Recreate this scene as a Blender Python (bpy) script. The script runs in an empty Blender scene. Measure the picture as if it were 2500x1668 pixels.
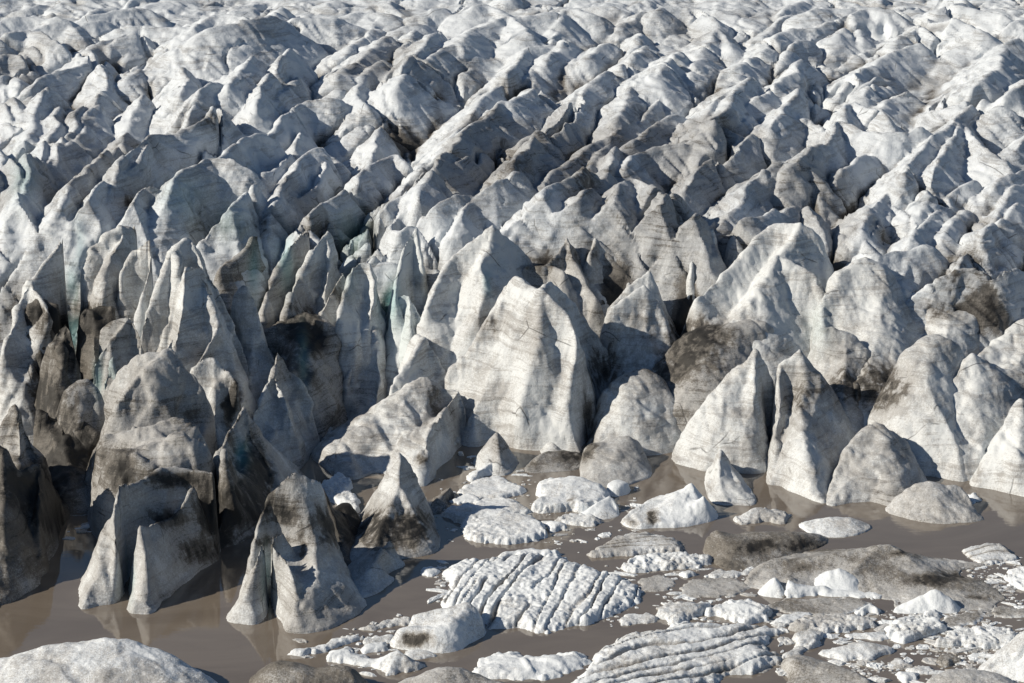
import bpy, math, random
import numpy as np

# ------------------------------------------------------------------ camera, sky, sun, exposure
PITCH = math.radians(17.0)
CAM_Z = 100.0
FPX = 1250.0 / math.tan(math.radians(12.5))          # focal length in photograph pixels
scene = bpy.context.scene
cam_d = bpy.data.cameras.new('camera')
cam_d.sensor_width = 36.0
cam_d.lens = 18.0 / math.tan(math.radians(12.5))
cam_d.clip_start = 1.0
cam_d.clip_end = 9000.0
cam = bpy.data.objects.new('camera', cam_d)
scene.collection.objects.link(cam)
cam.location = (0, 0, CAM_Z)
cam.rotation_euler = (math.radians(90) - PITCH, 0, 0)
scene.camera = cam

SUN_EL = math.radians(31.0)
SUN_AZ = math.radians(256.0)                          # clockwise from +Y: sun stands left, a little behind the camera
world = bpy.data.worlds.new('World')
scene.world = world
world.use_nodes = True
wn = world.node_tree.nodes
sky = wn.new('ShaderNodeTexSky')
sky.sky_type = 'NISHITA'
sky.sun_disc = False
sky.sun_elevation = SUN_EL
sky.sun_rotation = SUN_AZ
sky.air_density = 1.15
sky.ozone_density = 3.0
sky.dust_density = 0.2
sky.altitude = 200.0
bg = wn['Background']
bg.inputs['Strength'].default_value = 0.05
world.node_tree.links.new(sky.outputs[0], bg.inputs['Color'])

sun_d = bpy.data.lights.new('sun', 'SUN')
sun_d.energy = 5.0
sun_d.angle = math.radians(0.5)
sun_d.color = (1.0, 0.895, 0.75)
sun = bpy.data.objects.new('sun', sun_d)
scene.collection.objects.link(sun)
sun.rotation_euler = (math.radians(90) - SUN_EL, 0, -SUN_AZ + math.pi)
sun.location = (-120, 120, 160)

vs = scene.view_settings
vs.view_transform = 'Standard'
vs.look = 'None'
vs.exposure = 0.22
vs.gamma = 1.0
vs.use_curve_mapping = False
scene.cycles.use_denoising = True
scene.cycles.max_bounces = 6
scene.cycles.diffuse_bounces = 3
scene.cycles.glossy_bounces = 3

C = scene.collection
rng = random.Random(7)
CT, ST = math.cos(PITCH), math.sin(PITCH)


# ------------------------------------------------------------------ geometry helpers
def ray(u, v):
    dx = (u - 1250.0) / FPX
    dz = -(v - 834.0) / FPX
    return dx, CT + ST * dz, -ST + CT * dz


def ground(u, v, z=0.0):
    dx, dy, dz = ray(u, v)
    t = (z - CAM_Z) / dz
    return dx * t, dy * t


def above(u, v, vb):
    """the point seen at (u, v) that stands over the water point seen at row vb"""
    y = ground(1250, vb)[1]
    dx, dy, dz = ray(u, v)
    t = y / dy
    return dx * t, y, CAM_Z + dz * t


def project(x, y, z):
    zc = z - CAM_Z
    f = y * CT - zc * ST
    up = y * ST + zc * CT
    return 1250.0 + FPX * x / f, 834.0 - FPX * up / f


def _hash(ix, iy, iz, seed):
    h = (ix.astype(np.uint32) * np.uint32(374761393) + iy.astype(np.uint32) * np.uint32(668265263)
         + iz.astype(np.uint32) * np.uint32(2147483647 & 1274126177) + np.uint32(seed * 974711 & 0xffffffff))
    h = (h ^ (h >> np.uint32(13))) * np.uint32(1274126177)
    h = h ^ (h >> np.uint32(16))
    h = h * np.uint32(2246822519)
    h = h ^ (h >> np.uint32(15))
    return h.astype(np.float32) / np.float32(2147483648.0) - np.float32(1.0)


def vnoise(x, y, z=None, seed=0):
    """value noise in -1..1 (2-D when z is None)"""
    x = np.asarray(x, np.float32); y = np.asarray(y, np.float32)
    xi = np.floor(x); yi = np.floor(y)
    fx = x - xi; fy = y - yi
    fx = fx * fx * fx * (fx * (fx * 6 - 15) + 10)
    fy = fy * fy * fy * (fy * (fy * 6 - 15) + 10)
    xi = xi.astype(np.int32); yi = yi.astype(np.int32)
    if z is None:
        zi = np.zeros_like(xi)
        a = _hash(xi, yi, zi, seed); b = _hash(xi + 1, yi, zi, seed)
        c = _hash(xi, yi + 1, zi, seed); d = _hash(xi + 1, yi + 1, zi, seed)
        return (a + (b - a) * fx) * (1 - fy) + (c + (d - c) * fx) * fy
    z = np.asarray(z, np.float32)
    zi = np.floor(z); fz = z - zi
    fz = fz * fz * (3 - 2 * fz)
    zi = zi.astype(np.int32)
    r = []
    for k in (0, 1):
        a = _hash(xi, yi, zi + k, seed); b = _hash(xi + 1, yi, zi + k, seed)
        c = _hash(xi, yi + 1, zi + k, seed); d = _hash(xi + 1, yi + 1, zi + k, seed)
        r.append((a + (b - a) * fx) * (1 - fy) + (c + (d - c) * fx) * fy)
    return r[0] + (r[1] - r[0]) * fz


def fbm(x, y, z=None, seed=0, octv=4, gain=0.5):
    s = 0; a = 1.0; n = 0
    for o in range(octv):
        c, sn = math.cos(0.7 * o), math.sin(0.7 * o)
        xx = (x * c - y * sn) * 2.03 ** o + 13.7 * o
        yy = (x * sn + y * c) * 2.03 ** o + 7.1 * o
        s = s + a * vnoise(xx, yy, None if z is None else z * 2.03 ** o + 3.3 * o, seed + o)
        n += a; a *= gain
    return s / n


def bnoise(x, y, z, seed=0, hard=5.0):
    """joint blocks: stepped noise with narrow transitions"""
    c1, s1 = 0.82, 0.57
    x, y, z = x * c1 - z * s1, y * .94 + x * .34, x * s1 + z * c1
    def cell(a):
        i = np.floor(a); f = np.clip((a - i - .5) * hard + .5, 0, 1)
        return i + f * f * (3 - 2 * f)
    return vnoise2lin(cell(x), cell(y), cell(z), seed)


def vnoise2lin(x, y, z, seed):
    x = np.asarray(x, np.float32); y = np.asarray(y, np.float32); z = np.asarray(z, np.float32)
    xi, yi, zi = np.floor(x), np.floor(y), np.floor(z)
    fx, fy, fz = x - xi, y - yi, z - zi
    xi, yi, zi = xi.astype(np.int32), yi.astype(np.int32), zi.astype(np.int32)
    r = []
    for k in (0, 1):
        a = _hash(xi, yi, zi + k, seed); b = _hash(xi + 1, yi, zi + k, seed)
        c = _hash(xi, yi + 1, zi + k, seed); d = _hash(xi + 1, yi + 1, zi + k, seed)
        r.append((a + (b - a) * fx) * (1 - fy) + (c + (d - c) * fx) * fy)
    return r[0] + (r[1] - r[0]) * fz


def sstep(a, b, x):
    t = np.clip((x - a) / (b - a), 0, 1)
    return t * t * (3 - 2 * t)


def smax(a, b, k):
    d = np.abs(a - b)
    return np.maximum(a, b) + np.maximum(k - d, 0) ** 2 / (4 * k)


def catmull(pts, n, closed=True):
    P = np.array(pts, float)
    m = len(P)
    out = []
    rngi = range(m) if closed else range(m - 1)
    for i in rngi:
        if closed:
            p0, p1, p2, p3 = P[(i - 1) % m], P[i], P[(i + 1) % m], P[(i + 2) % m]
        else:
            p0, p1, p2, p3 = P[max(i - 1, 0)], P[i], P[i + 1], P[min(i + 2, m - 1)]
        for k in range(n):
            t = k / n
            out.append(0.5 * ((2 * p1) + (-p0 + p2) * t + (2 * p0 - 5 * p1 + 4 * p2 - p3) * t * t + (-p0 + 3 * p1 - 3 * p2 + p3) * t ** 3))
    if not closed:
        out.append(P[-1])
    return np.array(out)


def sdf_poly(X, Y, P):
    """signed distance to a polygon, positive inside"""
    d2 = np.full(X.shape, 1e12, np.float32)
    inside = np.zeros(X.shape, bool)
    n = len(P)
    for i in range(n):
        ax, ay = P[i]; bx, by = P[(i + 1) % n]
        ex, ey = bx - ax, by - ay
        L = ex * ex + ey * ey + 1e-9
        t = np.clip(((X - ax) * ex + (Y - ay) * ey) / L, 0, 1)
        dx = X - ax - t * ex; dy = Y - ay - t * ey
        d2 = np.minimum(d2, dx * dx + dy * dy)
        if ay != by:
            cr = ((ay > Y) != (by > Y)) & (X < (bx - ax) * (Y - ay) / (by - ay) + ax)
            inside ^= cr
    d = np.sqrt(d2)
    return np.where(inside, d, -d)


def mesh_from(name, V, F, dirt=None, blue=None, normals=None, smooth=True):
    me = bpy.data.meshes.new(name)
    V = np.ascontiguousarray(V, np.float32); F = np.ascontiguousarray(F, np.int32)
    k = F.shape[1]
    me.vertices.add(len(V)); me.vertices.foreach_set('co', V.ravel())
    me.loops.add(F.size); me.loops.foreach_set('vertex_index', F.ravel())
    me.polygons.add(len(F))
    me.polygons.foreach_set('loop_start', np.arange(0, F.size, k, dtype=np.int32))
    me.update(calc_edges=True)
    me.polygons.foreach_set('use_smooth', np.full(len(F), smooth))
    for nm, arr in (('dirt', dirt), ('teal', blue)):
        if arr is not None:
            at = me.attributes.new(nm, 'FLOAT', 'POINT')
            at.data.foreach_set('value', np.ascontiguousarray(arr, np.float32))
    if normals is not None:
        me.normals_split_custom_set_from_vertices(np.ascontiguousarray(normals, np.float32))
    me.validate()
    return me


def grid_faces(valid_q, idx):
    """quads of a grid whose cell mask is valid_q, vertex numbers idx"""
    a = idx[:-1, :-1][valid_q]; b = idx[:-1, 1:][valid_q]; c = idx[1:, 1:][valid_q]; d = idx[1:, :-1][valid_q]
    return np.stack([a, b, c, d], 1)


def link(name, me, mat=None, parent=None, loc=None):
    o = bpy.data.objects.new(name, me)
    C.objects.link(o)
    if mat: me.materials.append(mat)
    if loc is not None: o.location = loc
    if parent: o.parent = parent
    return o


def tag(o, label=None, cat=None, group=None, kind=None):
    if label: o['label'] = label
    if cat: o['category'] = cat
    if group: o['group'] = group
    if kind: o['kind'] = kind
    return o


# ------------------------------------------------------------------ materials
class NT:
    def __init__(s, name):
        s.m = bpy.data.materials.new(name); s.m.use_nodes = True
        s.t = s.m.node_tree; s.b = s.t.nodes['Principled BSDF']
    def n(s, typ, **kw):
        nd = s.t.nodes.new(typ)
        for k, v in kw.items():
            setattr(nd, k, v)
        return nd
    def l(s, a, b): s.t.links.new(a, b)
    def val(s, sock, v):
        if hasattr(v, 'links') or hasattr(v, 'is_output'): s.l(v, sock)
        else: sock.default_value = v
    def math(s, op, a, b=0.0, c=None, clamp=False):
        nd = s.n('ShaderNodeMath', operation=op, use_clamp=clamp)
        s.val(nd.inputs[0], a); s.val(nd.inputs[1], b)
        if c is not None: s.val(nd.inputs[2], c)
        return nd.outputs[0]
    def mix(s, f, a, b):
        nd = s.n('ShaderNodeMix', data_type='RGBA')
        s.val(nd.inputs[0], f); s.val(nd.inputs[6], a); s.val(nd.inputs[7], b)
        return nd.outputs[2]
    def mapr(s, x, a, b, c=0.0, d=1.0):
        nd = s.n('ShaderNodeMapRange', interpolation_type='SMOOTHSTEP')
        s.val(nd.inputs[0], x)
        for i, v in enumerate((a, b, c, d)): nd.inputs[i + 1].default_value = v
        return nd.outputs[0]
    def noise(s, vec, scale, detail=3, rough=0.55, dist=0.0):
        nd = s.n('ShaderNodeTexNoise')
        s.l(vec, nd.inputs['Vector'])
        nd.inputs['Scale'].default_value = scale; nd.inputs['Detail'].default_value = detail
        nd.inputs['Roughness'].default_value = rough; nd.inputs['Distortion'].default_value = dist
        return nd.outputs[0]
    def mapping(s, vec, scale=(1, 1, 1), rot=(0, 0, 0)):
        nd = s.n('ShaderNodeMapping')
        s.l(vec, nd.inputs[0]); nd.inputs['Scale'].default_value = scale; nd.inputs['Rotation'].default_value = rot
        return nd.outputs[0]


def ice_material(name, clean, grey, dirt_col, black, streak=1.0, grain=1.0, crack=1.0, snow=False):
    w = NT(name)
    pos = w.n('ShaderNodeNewGeometry').outputs['Position']
    at = w.n('ShaderNodeAttribute', attribute_name='dirt').outputs['Fac']
    teal = w.n('ShaderNodeAttribute', attribute_name='teal').outputs['Fac']
    # large patches
    patch = w.noise(pos, 0.11, 5, 0.62, 0.6)
    mid = w.noise(pos, 0.75, 5, 0.65, 0.8)
    # ice layers: thin sheets tilted across the body
    wv = w.n('ShaderNodeVectorMath', operation='ADD')
    nd = w.n('ShaderNodeTexNoise'); w.l(pos, nd.inputs['Vector']); nd.inputs['Scale'].default_value = 0.12
    sc = w.n('ShaderNodeVectorMath', operation='SCALE'); w.l(nd.outputs[1], sc.inputs[0]); sc.inputs['Scale'].default_value = 2.2
    w.l(pos, wv.inputs[0]); w.l(sc.outputs[0], wv.inputs[1])
    strat = w.noise(w.mapping(wv.outputs[0], (0.06, 0.06, 1.5), (0.42, -0.35, 0.4)), 1.2, 5, 0.8)
    line = w.mapr(strat, 0.47, 0.64)
    grn = w.noise(pos, 7.0, 2, 0.7)
    grn2 = w.noise(pos, 3.4, 4, 0.8)
    # amount of sediment
    a = w.math('MULTIPLY_ADD', w.mapr(patch, 0.38, 0.72), 0.20, at)
    a = w.math('MULTIPLY_ADD', w.math('MULTIPLY', line, w.mapr(patch, 0.25, 0.6)), 0.26 * streak, a)
    a = w.math('ADD', a, w.math('MULTIPLY', w.math('SUBTRACT', mid, 0.5), 0.18))
    a = w.math('ADD', a, w.math('MULTIPLY', w.math('SUBTRACT', grn2, 0.5), 0.46 * grain))
    a = w.math('ADD', a, w.math('MULTIPLY', w.math('SUBTRACT', grn, 0.5), 0.42 * grain))
    col = w.mix(w.mapr(a, 0.05, 0.42), clean, grey)
    col = w.mix(w.mapr(a, 0.40, 0.78), col, dirt_col)
    col = w.mix(w.mapr(a, 0.78, 1.15), col, black)
    # fine cracks
    if crack > 0:
        wc = w.n('ShaderNodeVectorMath', operation='ADD')
        sc2 = w.n('ShaderNodeVectorMath', operation='SCALE'); w.l(nd.outputs[1], sc2.inputs[0]); sc2.inputs['Scale'].default_value = 2.0
        w.l(pos, wc.inputs[0]); w.l(sc2.outputs[0], wc.inputs[1])
        vo = w.n('ShaderNodeTexVoronoi', feature='DISTANCE_TO_EDGE'); w.l(wc.outputs[0], vo.inputs['Vector']); vo.inputs['Scale'].default_value = 0.11
        ck = w.mapr(vo.outputs['Distance'], 0.003, 0.012, 1.0, 0.0)
        ck = w.math('MULTIPLY', ck, w.mapr(w.noise(pos, 0.2, 2), 0.56, 0.66))
        ck = w.math('MULTIPLY', ck, 0.7 * crack)
        col = w.mix(ck, col, (0.07, 0.068, 0.066, 1))
    col = w.mix(teal, col, (0.10, 0.33, 0.37, 1))
    w.l(col, w.b.inputs['Base Color'])
    w.b.inputs['Roughness'].default_value = 0.62
    w.b.inputs['Specular IOR Level'].default_value = 0.28
    # relief
    h = w.math('MULTIPLY', w.noise(pos, 1.3, 6, 0.62), 0.55)
    h = w.math('MULTIPLY_ADD', grn, 0.07 if not snow else 0.10, h)
    h = w.math('MULTIPLY_ADD', strat, 0.30 * streak, h)
    if crack > 0: h = w.math('MULTIPLY_ADD', ck, -0.25, h)
    bp = w.n('ShaderNodeBump'); w.l(h, bp.inputs['Height'])
    bp.inputs['Strength'].default_value = 0.55; bp.inputs['Distance'].default_value = 0.55
    w.l(bp.outputs[0], w.b.inputs['Normal'])
    return w.m


ICE = ice_material('glacier_ice', (0.555, 0.60, 0.645, 1), (0.325, 0.34, 0.355, 1), (0.105, 0.10, 0.093, 1), (0.032, 0.03, 0.028, 1), streak=1.0, grain=1.25)
FRONT = ice_material('dusty_front_ice', (0.56, 0.592, 0.612, 1), (0.33, 0.334, 0.334, 1), (0.11, 0.103, 0.093, 1), (0.03, 0.029, 0.027, 1), streak=1.0, grain=1.35)
FLOE = ice_material('floe_ice', (0.67, 0.715, 0.755, 1), (0.39, 0.395, 0.395, 1), (0.15, 0.14, 0.125, 1), (0.04, 0.037, 0.033, 1),
                    streak=0.4, grain=1.7, crack=0.0, snow=True)

w = NT('lake_water')
w.b.inputs['Roughness'].default_value = 0.015
w.b.inputs['IOR'].default_value = 1.9
pos = w.n('ShaderNodeNewGeometry').outputs['Position']
w.l(w.mix(w.mapr(w.noise(w.mapping(pos, (.05, .12, 1)), 1.0, 5, .6, 1.0), .3, .7), (0.14, 0.118, 0.096, 1), (0.178, 0.153, 0.126, 1)), w.b.inputs['Base Color'])
hn = w.math('ADD', w.noise(w.mapping(pos, (0.5, 1.4, 1)), 1.2, 3), w.math('MULTIPLY', w.noise(pos, 0.25, 2), 1.5))
bp = w.n('ShaderNodeBump'); w.l(hn, bp.inputs['Height']); bp.inputs['Strength'].default_value = 0.03; bp.inputs['Distance'].default_value = 0.2
w.l(bp.outputs[0], w.b.inputs['Normal'])
WATER = w.m

# ------------------------------------------------------------------ the lake
me = mesh_from('lake', [(-3000, -1500, 0), (3000, -1500, 0), (3000, 4000, 0), (-3000, 4000, 0)], [(0, 1, 2, 3)], smooth=False)
tag(link('lake_water', me, WATER), kind='structure')

# stains of black sediment, plus painted dark of the deep left gaps, each (u, v, radius_u, radius_v, amount) where it shows in the photograph
STAINS_GAP_SHADE = [
    (430, 1170, 70, 18, .55), (500, 1210, 40, 70, .45), (400, 1265, 50, 30, .5), (300, 1150, 45, 45, .5), (480, 1350, 60, 40, .45),
    (70, 1190, 90, 60, .55), (120, 1260, 40, 60, .5), (700, 1255, 45, 40, .40), (660, 1320, 60, 14, .45), (735, 1340, 14, 60, .4),
    (930, 1290, 70, 60, .6), (1020, 1290, 40, 60, .5), (810, 1270, 45, 70, .6), (225, 775, 50, 35, .6), (110, 780, 45, 45, .5),
    (170, 850, 45, 60, .45), (600, 1230, 60, 60, .5), (560, 1000, 14, 80, .6), (575, 960, 14, 60, .5),
    (1040, 690, 20, 40, .3), (1190, 790, 60, 30, .35), (1440, 1030, 22, 90, .55), (1560, 800, 120, 60, .25), (1720, 840, 90, 60, .35),
    (1330, 640, 40, 30, .4), (1450, 620, 60, 50, .35), (2080, 920, 120, 60, .25), (2290, 760, 60, 40, .3), (2340, 660, 120, 50, .3),
    (1030, 1120, 25, 20, .4), (1400, 1112, 40, 14, .5), (310, 490, 22, 22, .5), (900, 560, 60, 30, .35), (930, 500, 50, 30, .25),
    (1150, 200, 40, 30, .3), (1290, 200, 50, 30, .25), (1060, 190, 60, 30, .2), (1740, 220, 40, 30, .35), (1560, 280, 50, 40, .3),
    (1430, 420, 30, 70, .3), (1250, 410, 60, 40, .25), (520, 300, 50, 30, .35), (180, 280, 60, 40, .3), (1210, 950, 40, 30, .2),
    (140, 990, 70, 60, .5), (180, 1100, 60, 60, .6), (90, 920, 40, 60, .4), (600, 1120, 40, 50, .5), (720, 780, 60, 60, .4), (690, 900, 40, 50, .3), (760, 830, 40, 60, .45), (540, 1280, 40, 70, .6), (640, 1170, 30, 70, .5), (460, 1010, 60, 30, .25),  # dirt and painted darkness of the deep gaps between the left seracs
    (1480, 900, 60, 60, .5), (1640, 900, 60, 40, .4), (1960, 980, 60, 50, .3), (2150, 960, 80, 70, .4), (1240, 1080, 60, 30, .25), (1060, 1000, 60, 30, .3), (850, 1010, 60, 40, .25), (1700, 800, 60, 30, .3), (830, 720, 40, 40, .3),
    (1850, 1335, 70, 16, .5), (1960, 1330, 40, 14, .4), (2290, 1415, 90, 18, .6), (2200, 1352, 40, 12, .4), (1960, 1385, 50, 16, .3), (1012, 1562, 42, 20, .8), (1592, 1262, 18, 16, .7), (1540, 1272, 20, 8, .4), (1395, 1225, 12, 20, .45), (2380, 1455, 40, 14, .35),
    (1050, 950, 40, 25, .3), (640, 560, 60, 40, .3), (520, 560, 80, 40, .25),
]


# clefts where clean blue ice shows: (u, v, radius_u, radius_v, amount)
TEALS = [(195, 600, 14, 60, .3), (175, 690, 16, 40, .4), (620, 660, 14, 60, .5), (700, 640, 18, 70, .5), (860, 560, 40, 60, .4), (960, 740, 22, 60, .5),
         (1190, 690, 10, 30, .5), (650, 1400, 12, 60, .45), (240, 920, 12, 50, .5), (318, 1400, 10, 60, .35), (592, 1110, 16, 36, .6), (60, 440, 30, 60, .3), (450, 480, 60, 50, .25),
         (860, 690, 25, 50, .2), (560, 540, 40, 50, .25), (740, 880, 14, 60, .4), (2000, 800, 30, 60, .15)]


def teal_field(x, y, z):
    u, v = project(x, y, z)
    wu = 8 * fbm(x * .5, y * .5, z * .5, 75, 2)
    s = 0
    for (su, sv, ru, rv, am) in TEALS:
        s = s + am * np.exp(-((u + wu - su) / ru) ** 2 - ((v + wu - sv) / rv) ** 2)
    return np.clip(s * .85, 0, .65)


def stain_shade_field(x, y, z):
    u, v = project(x, y, z)
    wu = 14 * fbm(x * .5, y * .5, z * .5, 71, 3)
    s = 0
    for (su, sv, ru, rv, am) in STAINS_GAP_SHADE:
        q = ((u + wu - su) / ru) ** 2 + ((v + wu - sv) / rv) ** 2
        s = s + am * np.exp(-q)
    s = 1.75 * s * (0.75 + 0.8 * fbm(x * 1.6, y * 1.6, z * .5, 72, 5, .65))
    return .55 * s + .45 * sstep(.12, .7, s) * np.minimum(s * 1.3, 1)


# ------------------------------------------------------------------ glacier: ridges traced crest by crest, valleys between
def Ttop(y):
    return 19.5 + 0.062 * (y - 285.0) - 0.00001 * np.maximum(y - 500, 0) ** 2 * 0


def on_top(u, v, dh=0.0):
    """point of the crest envelope seen at (u, v)"""
    dx, dy, dz = ray(u, v)
    # CAM_Z + t*dz = 19.5 + dh + 0.062*(t*dy - 285)
    t = (19.5 + dh - 0.062 * 285 - CAM_Z) / (dz - 0.062 * dy)
    return dx * t, dy * t, CAM_Z + dz * t


K = 2.798
CR = {}
CR[(0, 0)] = [
    [(65, 1045), (110, 1200), (150, 1450)], [(320, 600), (240, 720), (150, 830)], [(400, 655), (330, 800), (250, 960)],
    [(560, 630), (470, 760), (380, 900)], [(640, 640), (560, 740), (490, 850), (310, 965), (200, 1080), (160, 1260)],
    [(840, 790), (760, 900), (690, 1010), (590, 1160), (480, 1220), (400, 1400), (330, 1540)],
    [(1480, 700), (1400, 790), (1250, 850), (1130, 870), (1000, 940), (880, 1040), (790, 1170)], [(1030, 940), (960, 1110), (830, 1210)],
    [(760, 1215), (640, 1290), (520, 1420), (400, 1560)], [(1060, 1275), (960, 1300), (890, 1440)],
    [(1600, 1080), (1440, 1075), (1330, 1135), (1230, 1180), (1160, 1260)], [(2190, 1020), (2090, 1060), (2000, 1200), (1930, 1310), (1870, 1420)],
    [(2190, 1020), (2230, 1130), (2170, 1250), (2000, 1380)], [(1750, 1265), (1650, 1380), (1500, 1520)], [(2350, 1290), (2200, 1400), (2070, 1520)],
    [(1800, 900), (1680, 930), (1600, 990), (1510, 1070)], [(2070, 900), (2000, 1040), (1930, 1130), (1790, 1200)],
    [(1490, 700), (1540, 760), (1520, 800), (1450, 930)], [(1900, 740), (1820, 800), (1750, 810)], [(2040, 525), (1950, 620), (1860, 700)],
    [(2280, 670), (2050, 690), (1950, 800), (1820, 940)], [(1980, 330), (1880, 460), (1800, 570), (1760, 690)], [(1740, 380), (1690, 450), (1640, 500), (1560, 570)],
    [(1480, 540), (1400, 480), (1270, 450), (1120, 380), (1000, 430), (880, 520)], [(1270, 450), (1280, 520), (1230, 650)], [(790, 450), (750, 490)],
    [(690, 465), (740, 590), (680, 660)], [(970, 650), (920, 690), (870, 740)], [(920, 545), (870, 600)],
    [(1500, 570), (1380, 610), (1290, 700), (1100, 850), (970, 880)], [(620, 390), (570, 440), (360, 500), (270, 560)],
    [(940, 240), (760, 270), (650, 300), (590, 370)], [(0, 520), (60, 510), (110, 560)], [(130, 460), (200, 370), (330, 330)], [(300, 340), (420, 290), (640, 250)],
    [(0, 260), (230, 210), (400, 280)], [(280, 190), (440, 165), (530, 190)], [(560, 170), (700, 150)], [(0, 700), (50, 720), (100, 860)], [(95, 655), (150, 740), (170, 800)],
    [(1350, 170), (1480, 110), (1700, 130)], [(1400, 200), (1550, 170), (1850, 100)], [(1800, 210), (1950, 130), (2300, 100)], [(1330, 190), (1100, 180), (850, 180)],
    [(-60, 880), (-10, 1000), (-40, 1200)], [(0, 150), (200, 120), (420, 130)], [(600, 110), (820, 80), (1000, 60)], [(-40, 400), (60, 360), (120, 380)],
]
CR[(830, 0)] = [
    [(340, 250), (250, 310), (100, 430), (0, 520)], [(230, 145), (130, 280), (60, 350)], [(680, 215), (560, 320), (440, 480), (410, 560)], [(520, 235), (450, 330)],
    [(1270, 200), (1130, 120), (950, 190), (860, 250)], [(890, 275), (780, 310), (640, 370), (520, 470), (450, 560)], [(380, 520), (330, 550), (290, 610)],
    [(430, 550), (350, 640)], [(185, 580), (110, 650), (190, 730)], [(1060, 410), (960, 400), (890, 450), (850, 520)],
    [(1500, 250), (1400, 310), (1260, 350), (1190, 440), (1110, 560), (1000, 660), (900, 760), (820, 850), (760, 915)], [(1310, 470), (1280, 580), (1230, 670)],
    [(1340, 570), (1250, 640), (1170, 690), (1090, 700), (980, 800), (900, 850), (800, 940), (720, 1000), (640, 1120), (560, 1280), (490, 1400)],
    [(370, 720), (290, 840), (240, 960), (200, 1110)], [(360, 700), (240, 740)], [(680, 590), (630, 700), (560, 740), (420, 690)], [(580, 650), (470, 690)],
    [(850, 1060), (780, 1110), (710, 1110), (660, 1230), (600, 1320), (500, 1460), (490, 1560)], [(1540, 280), (1470, 340), (1420, 400)],
    [(1950, 440), (1780, 520), (1680, 600), (1560, 740), (1500, 820), (1380, 880), (1290, 980), (1230, 1100), (1200, 1170)], [(1640, 620), (1560, 700)],
    [(1840, 290), (1750, 330), (1690, 380)], [(2030, 220), (2050, 300), (1960, 400)], [(2070, 310), (1990, 410)], [(2330, 340), (2230, 400), (2200, 470)],
    [(2000, 590), (1960, 700), (1900, 800)], [(2260, 630), (2140, 720), (2060, 790), (1960, 870), (1870, 930), (1770, 960), (1680, 1030), (1560, 1120), (1450, 1220), (1430, 1260)],
    [(2250, 760), (2120, 850)], [(2340, 800), (2200, 840), (2080, 930), (1990, 970)], [(1830, 1000), (1760, 1060), (1710, 1160)], [(1900, 990), (1860, 1090), (1800, 1200), (1740, 1320)],
    [(1660, 1150), (1580, 1200), (1440, 1250), (1390, 1340), (1340, 1440)], [(1690, 1280), (1620, 1350), (1480, 1420)], [(2350, 990), (2150, 1010), (2030, 1050), (1960, 1130)],
    [(2200, 1320), (2100, 1240), (1970, 1190), (1900, 1290), (1830, 1420), (1760, 1530)], [(2280, 1290), (2200, 1380), (2120, 1500)], [(420, 1060), (340, 1040), (220, 1140)],
    [(480, 1325), (380, 1360), (290, 1420)], [(430, 1400), (360, 1490)], [(250, 1230), (190, 1290)], [(200, 1150), (110, 1260)], [(60, 1270), (0, 1340)],
    [(990, 1340), (910, 1410), (850, 1480), (830, 1560)], [(870, 1330), (700, 1370)], [(1200, 1190), (1120, 1240), (1050, 1260)], [(1430, 1440), (1300, 1430), (1230, 1480)],
    [(1100, 60), (1000, 30), (880, 60)], [(1450, 80), (1330, 100), (1200, 130)], [(1700, 80), (1560, 60), (1490, 130)], [(1900, 60), (1780, 50)], [(2130, 90), (2030, 110), (1900, 180)], [(2330, 40), (2200, 50), (2150, 100)],
    [(560, 160), (400, 180)], [(330, 90), (160, 60), (40, 90)], [(700, 60), (560, 80)], [(120, 500), (60, 570)], [(300, 420), (180, 490)],
]
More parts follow.
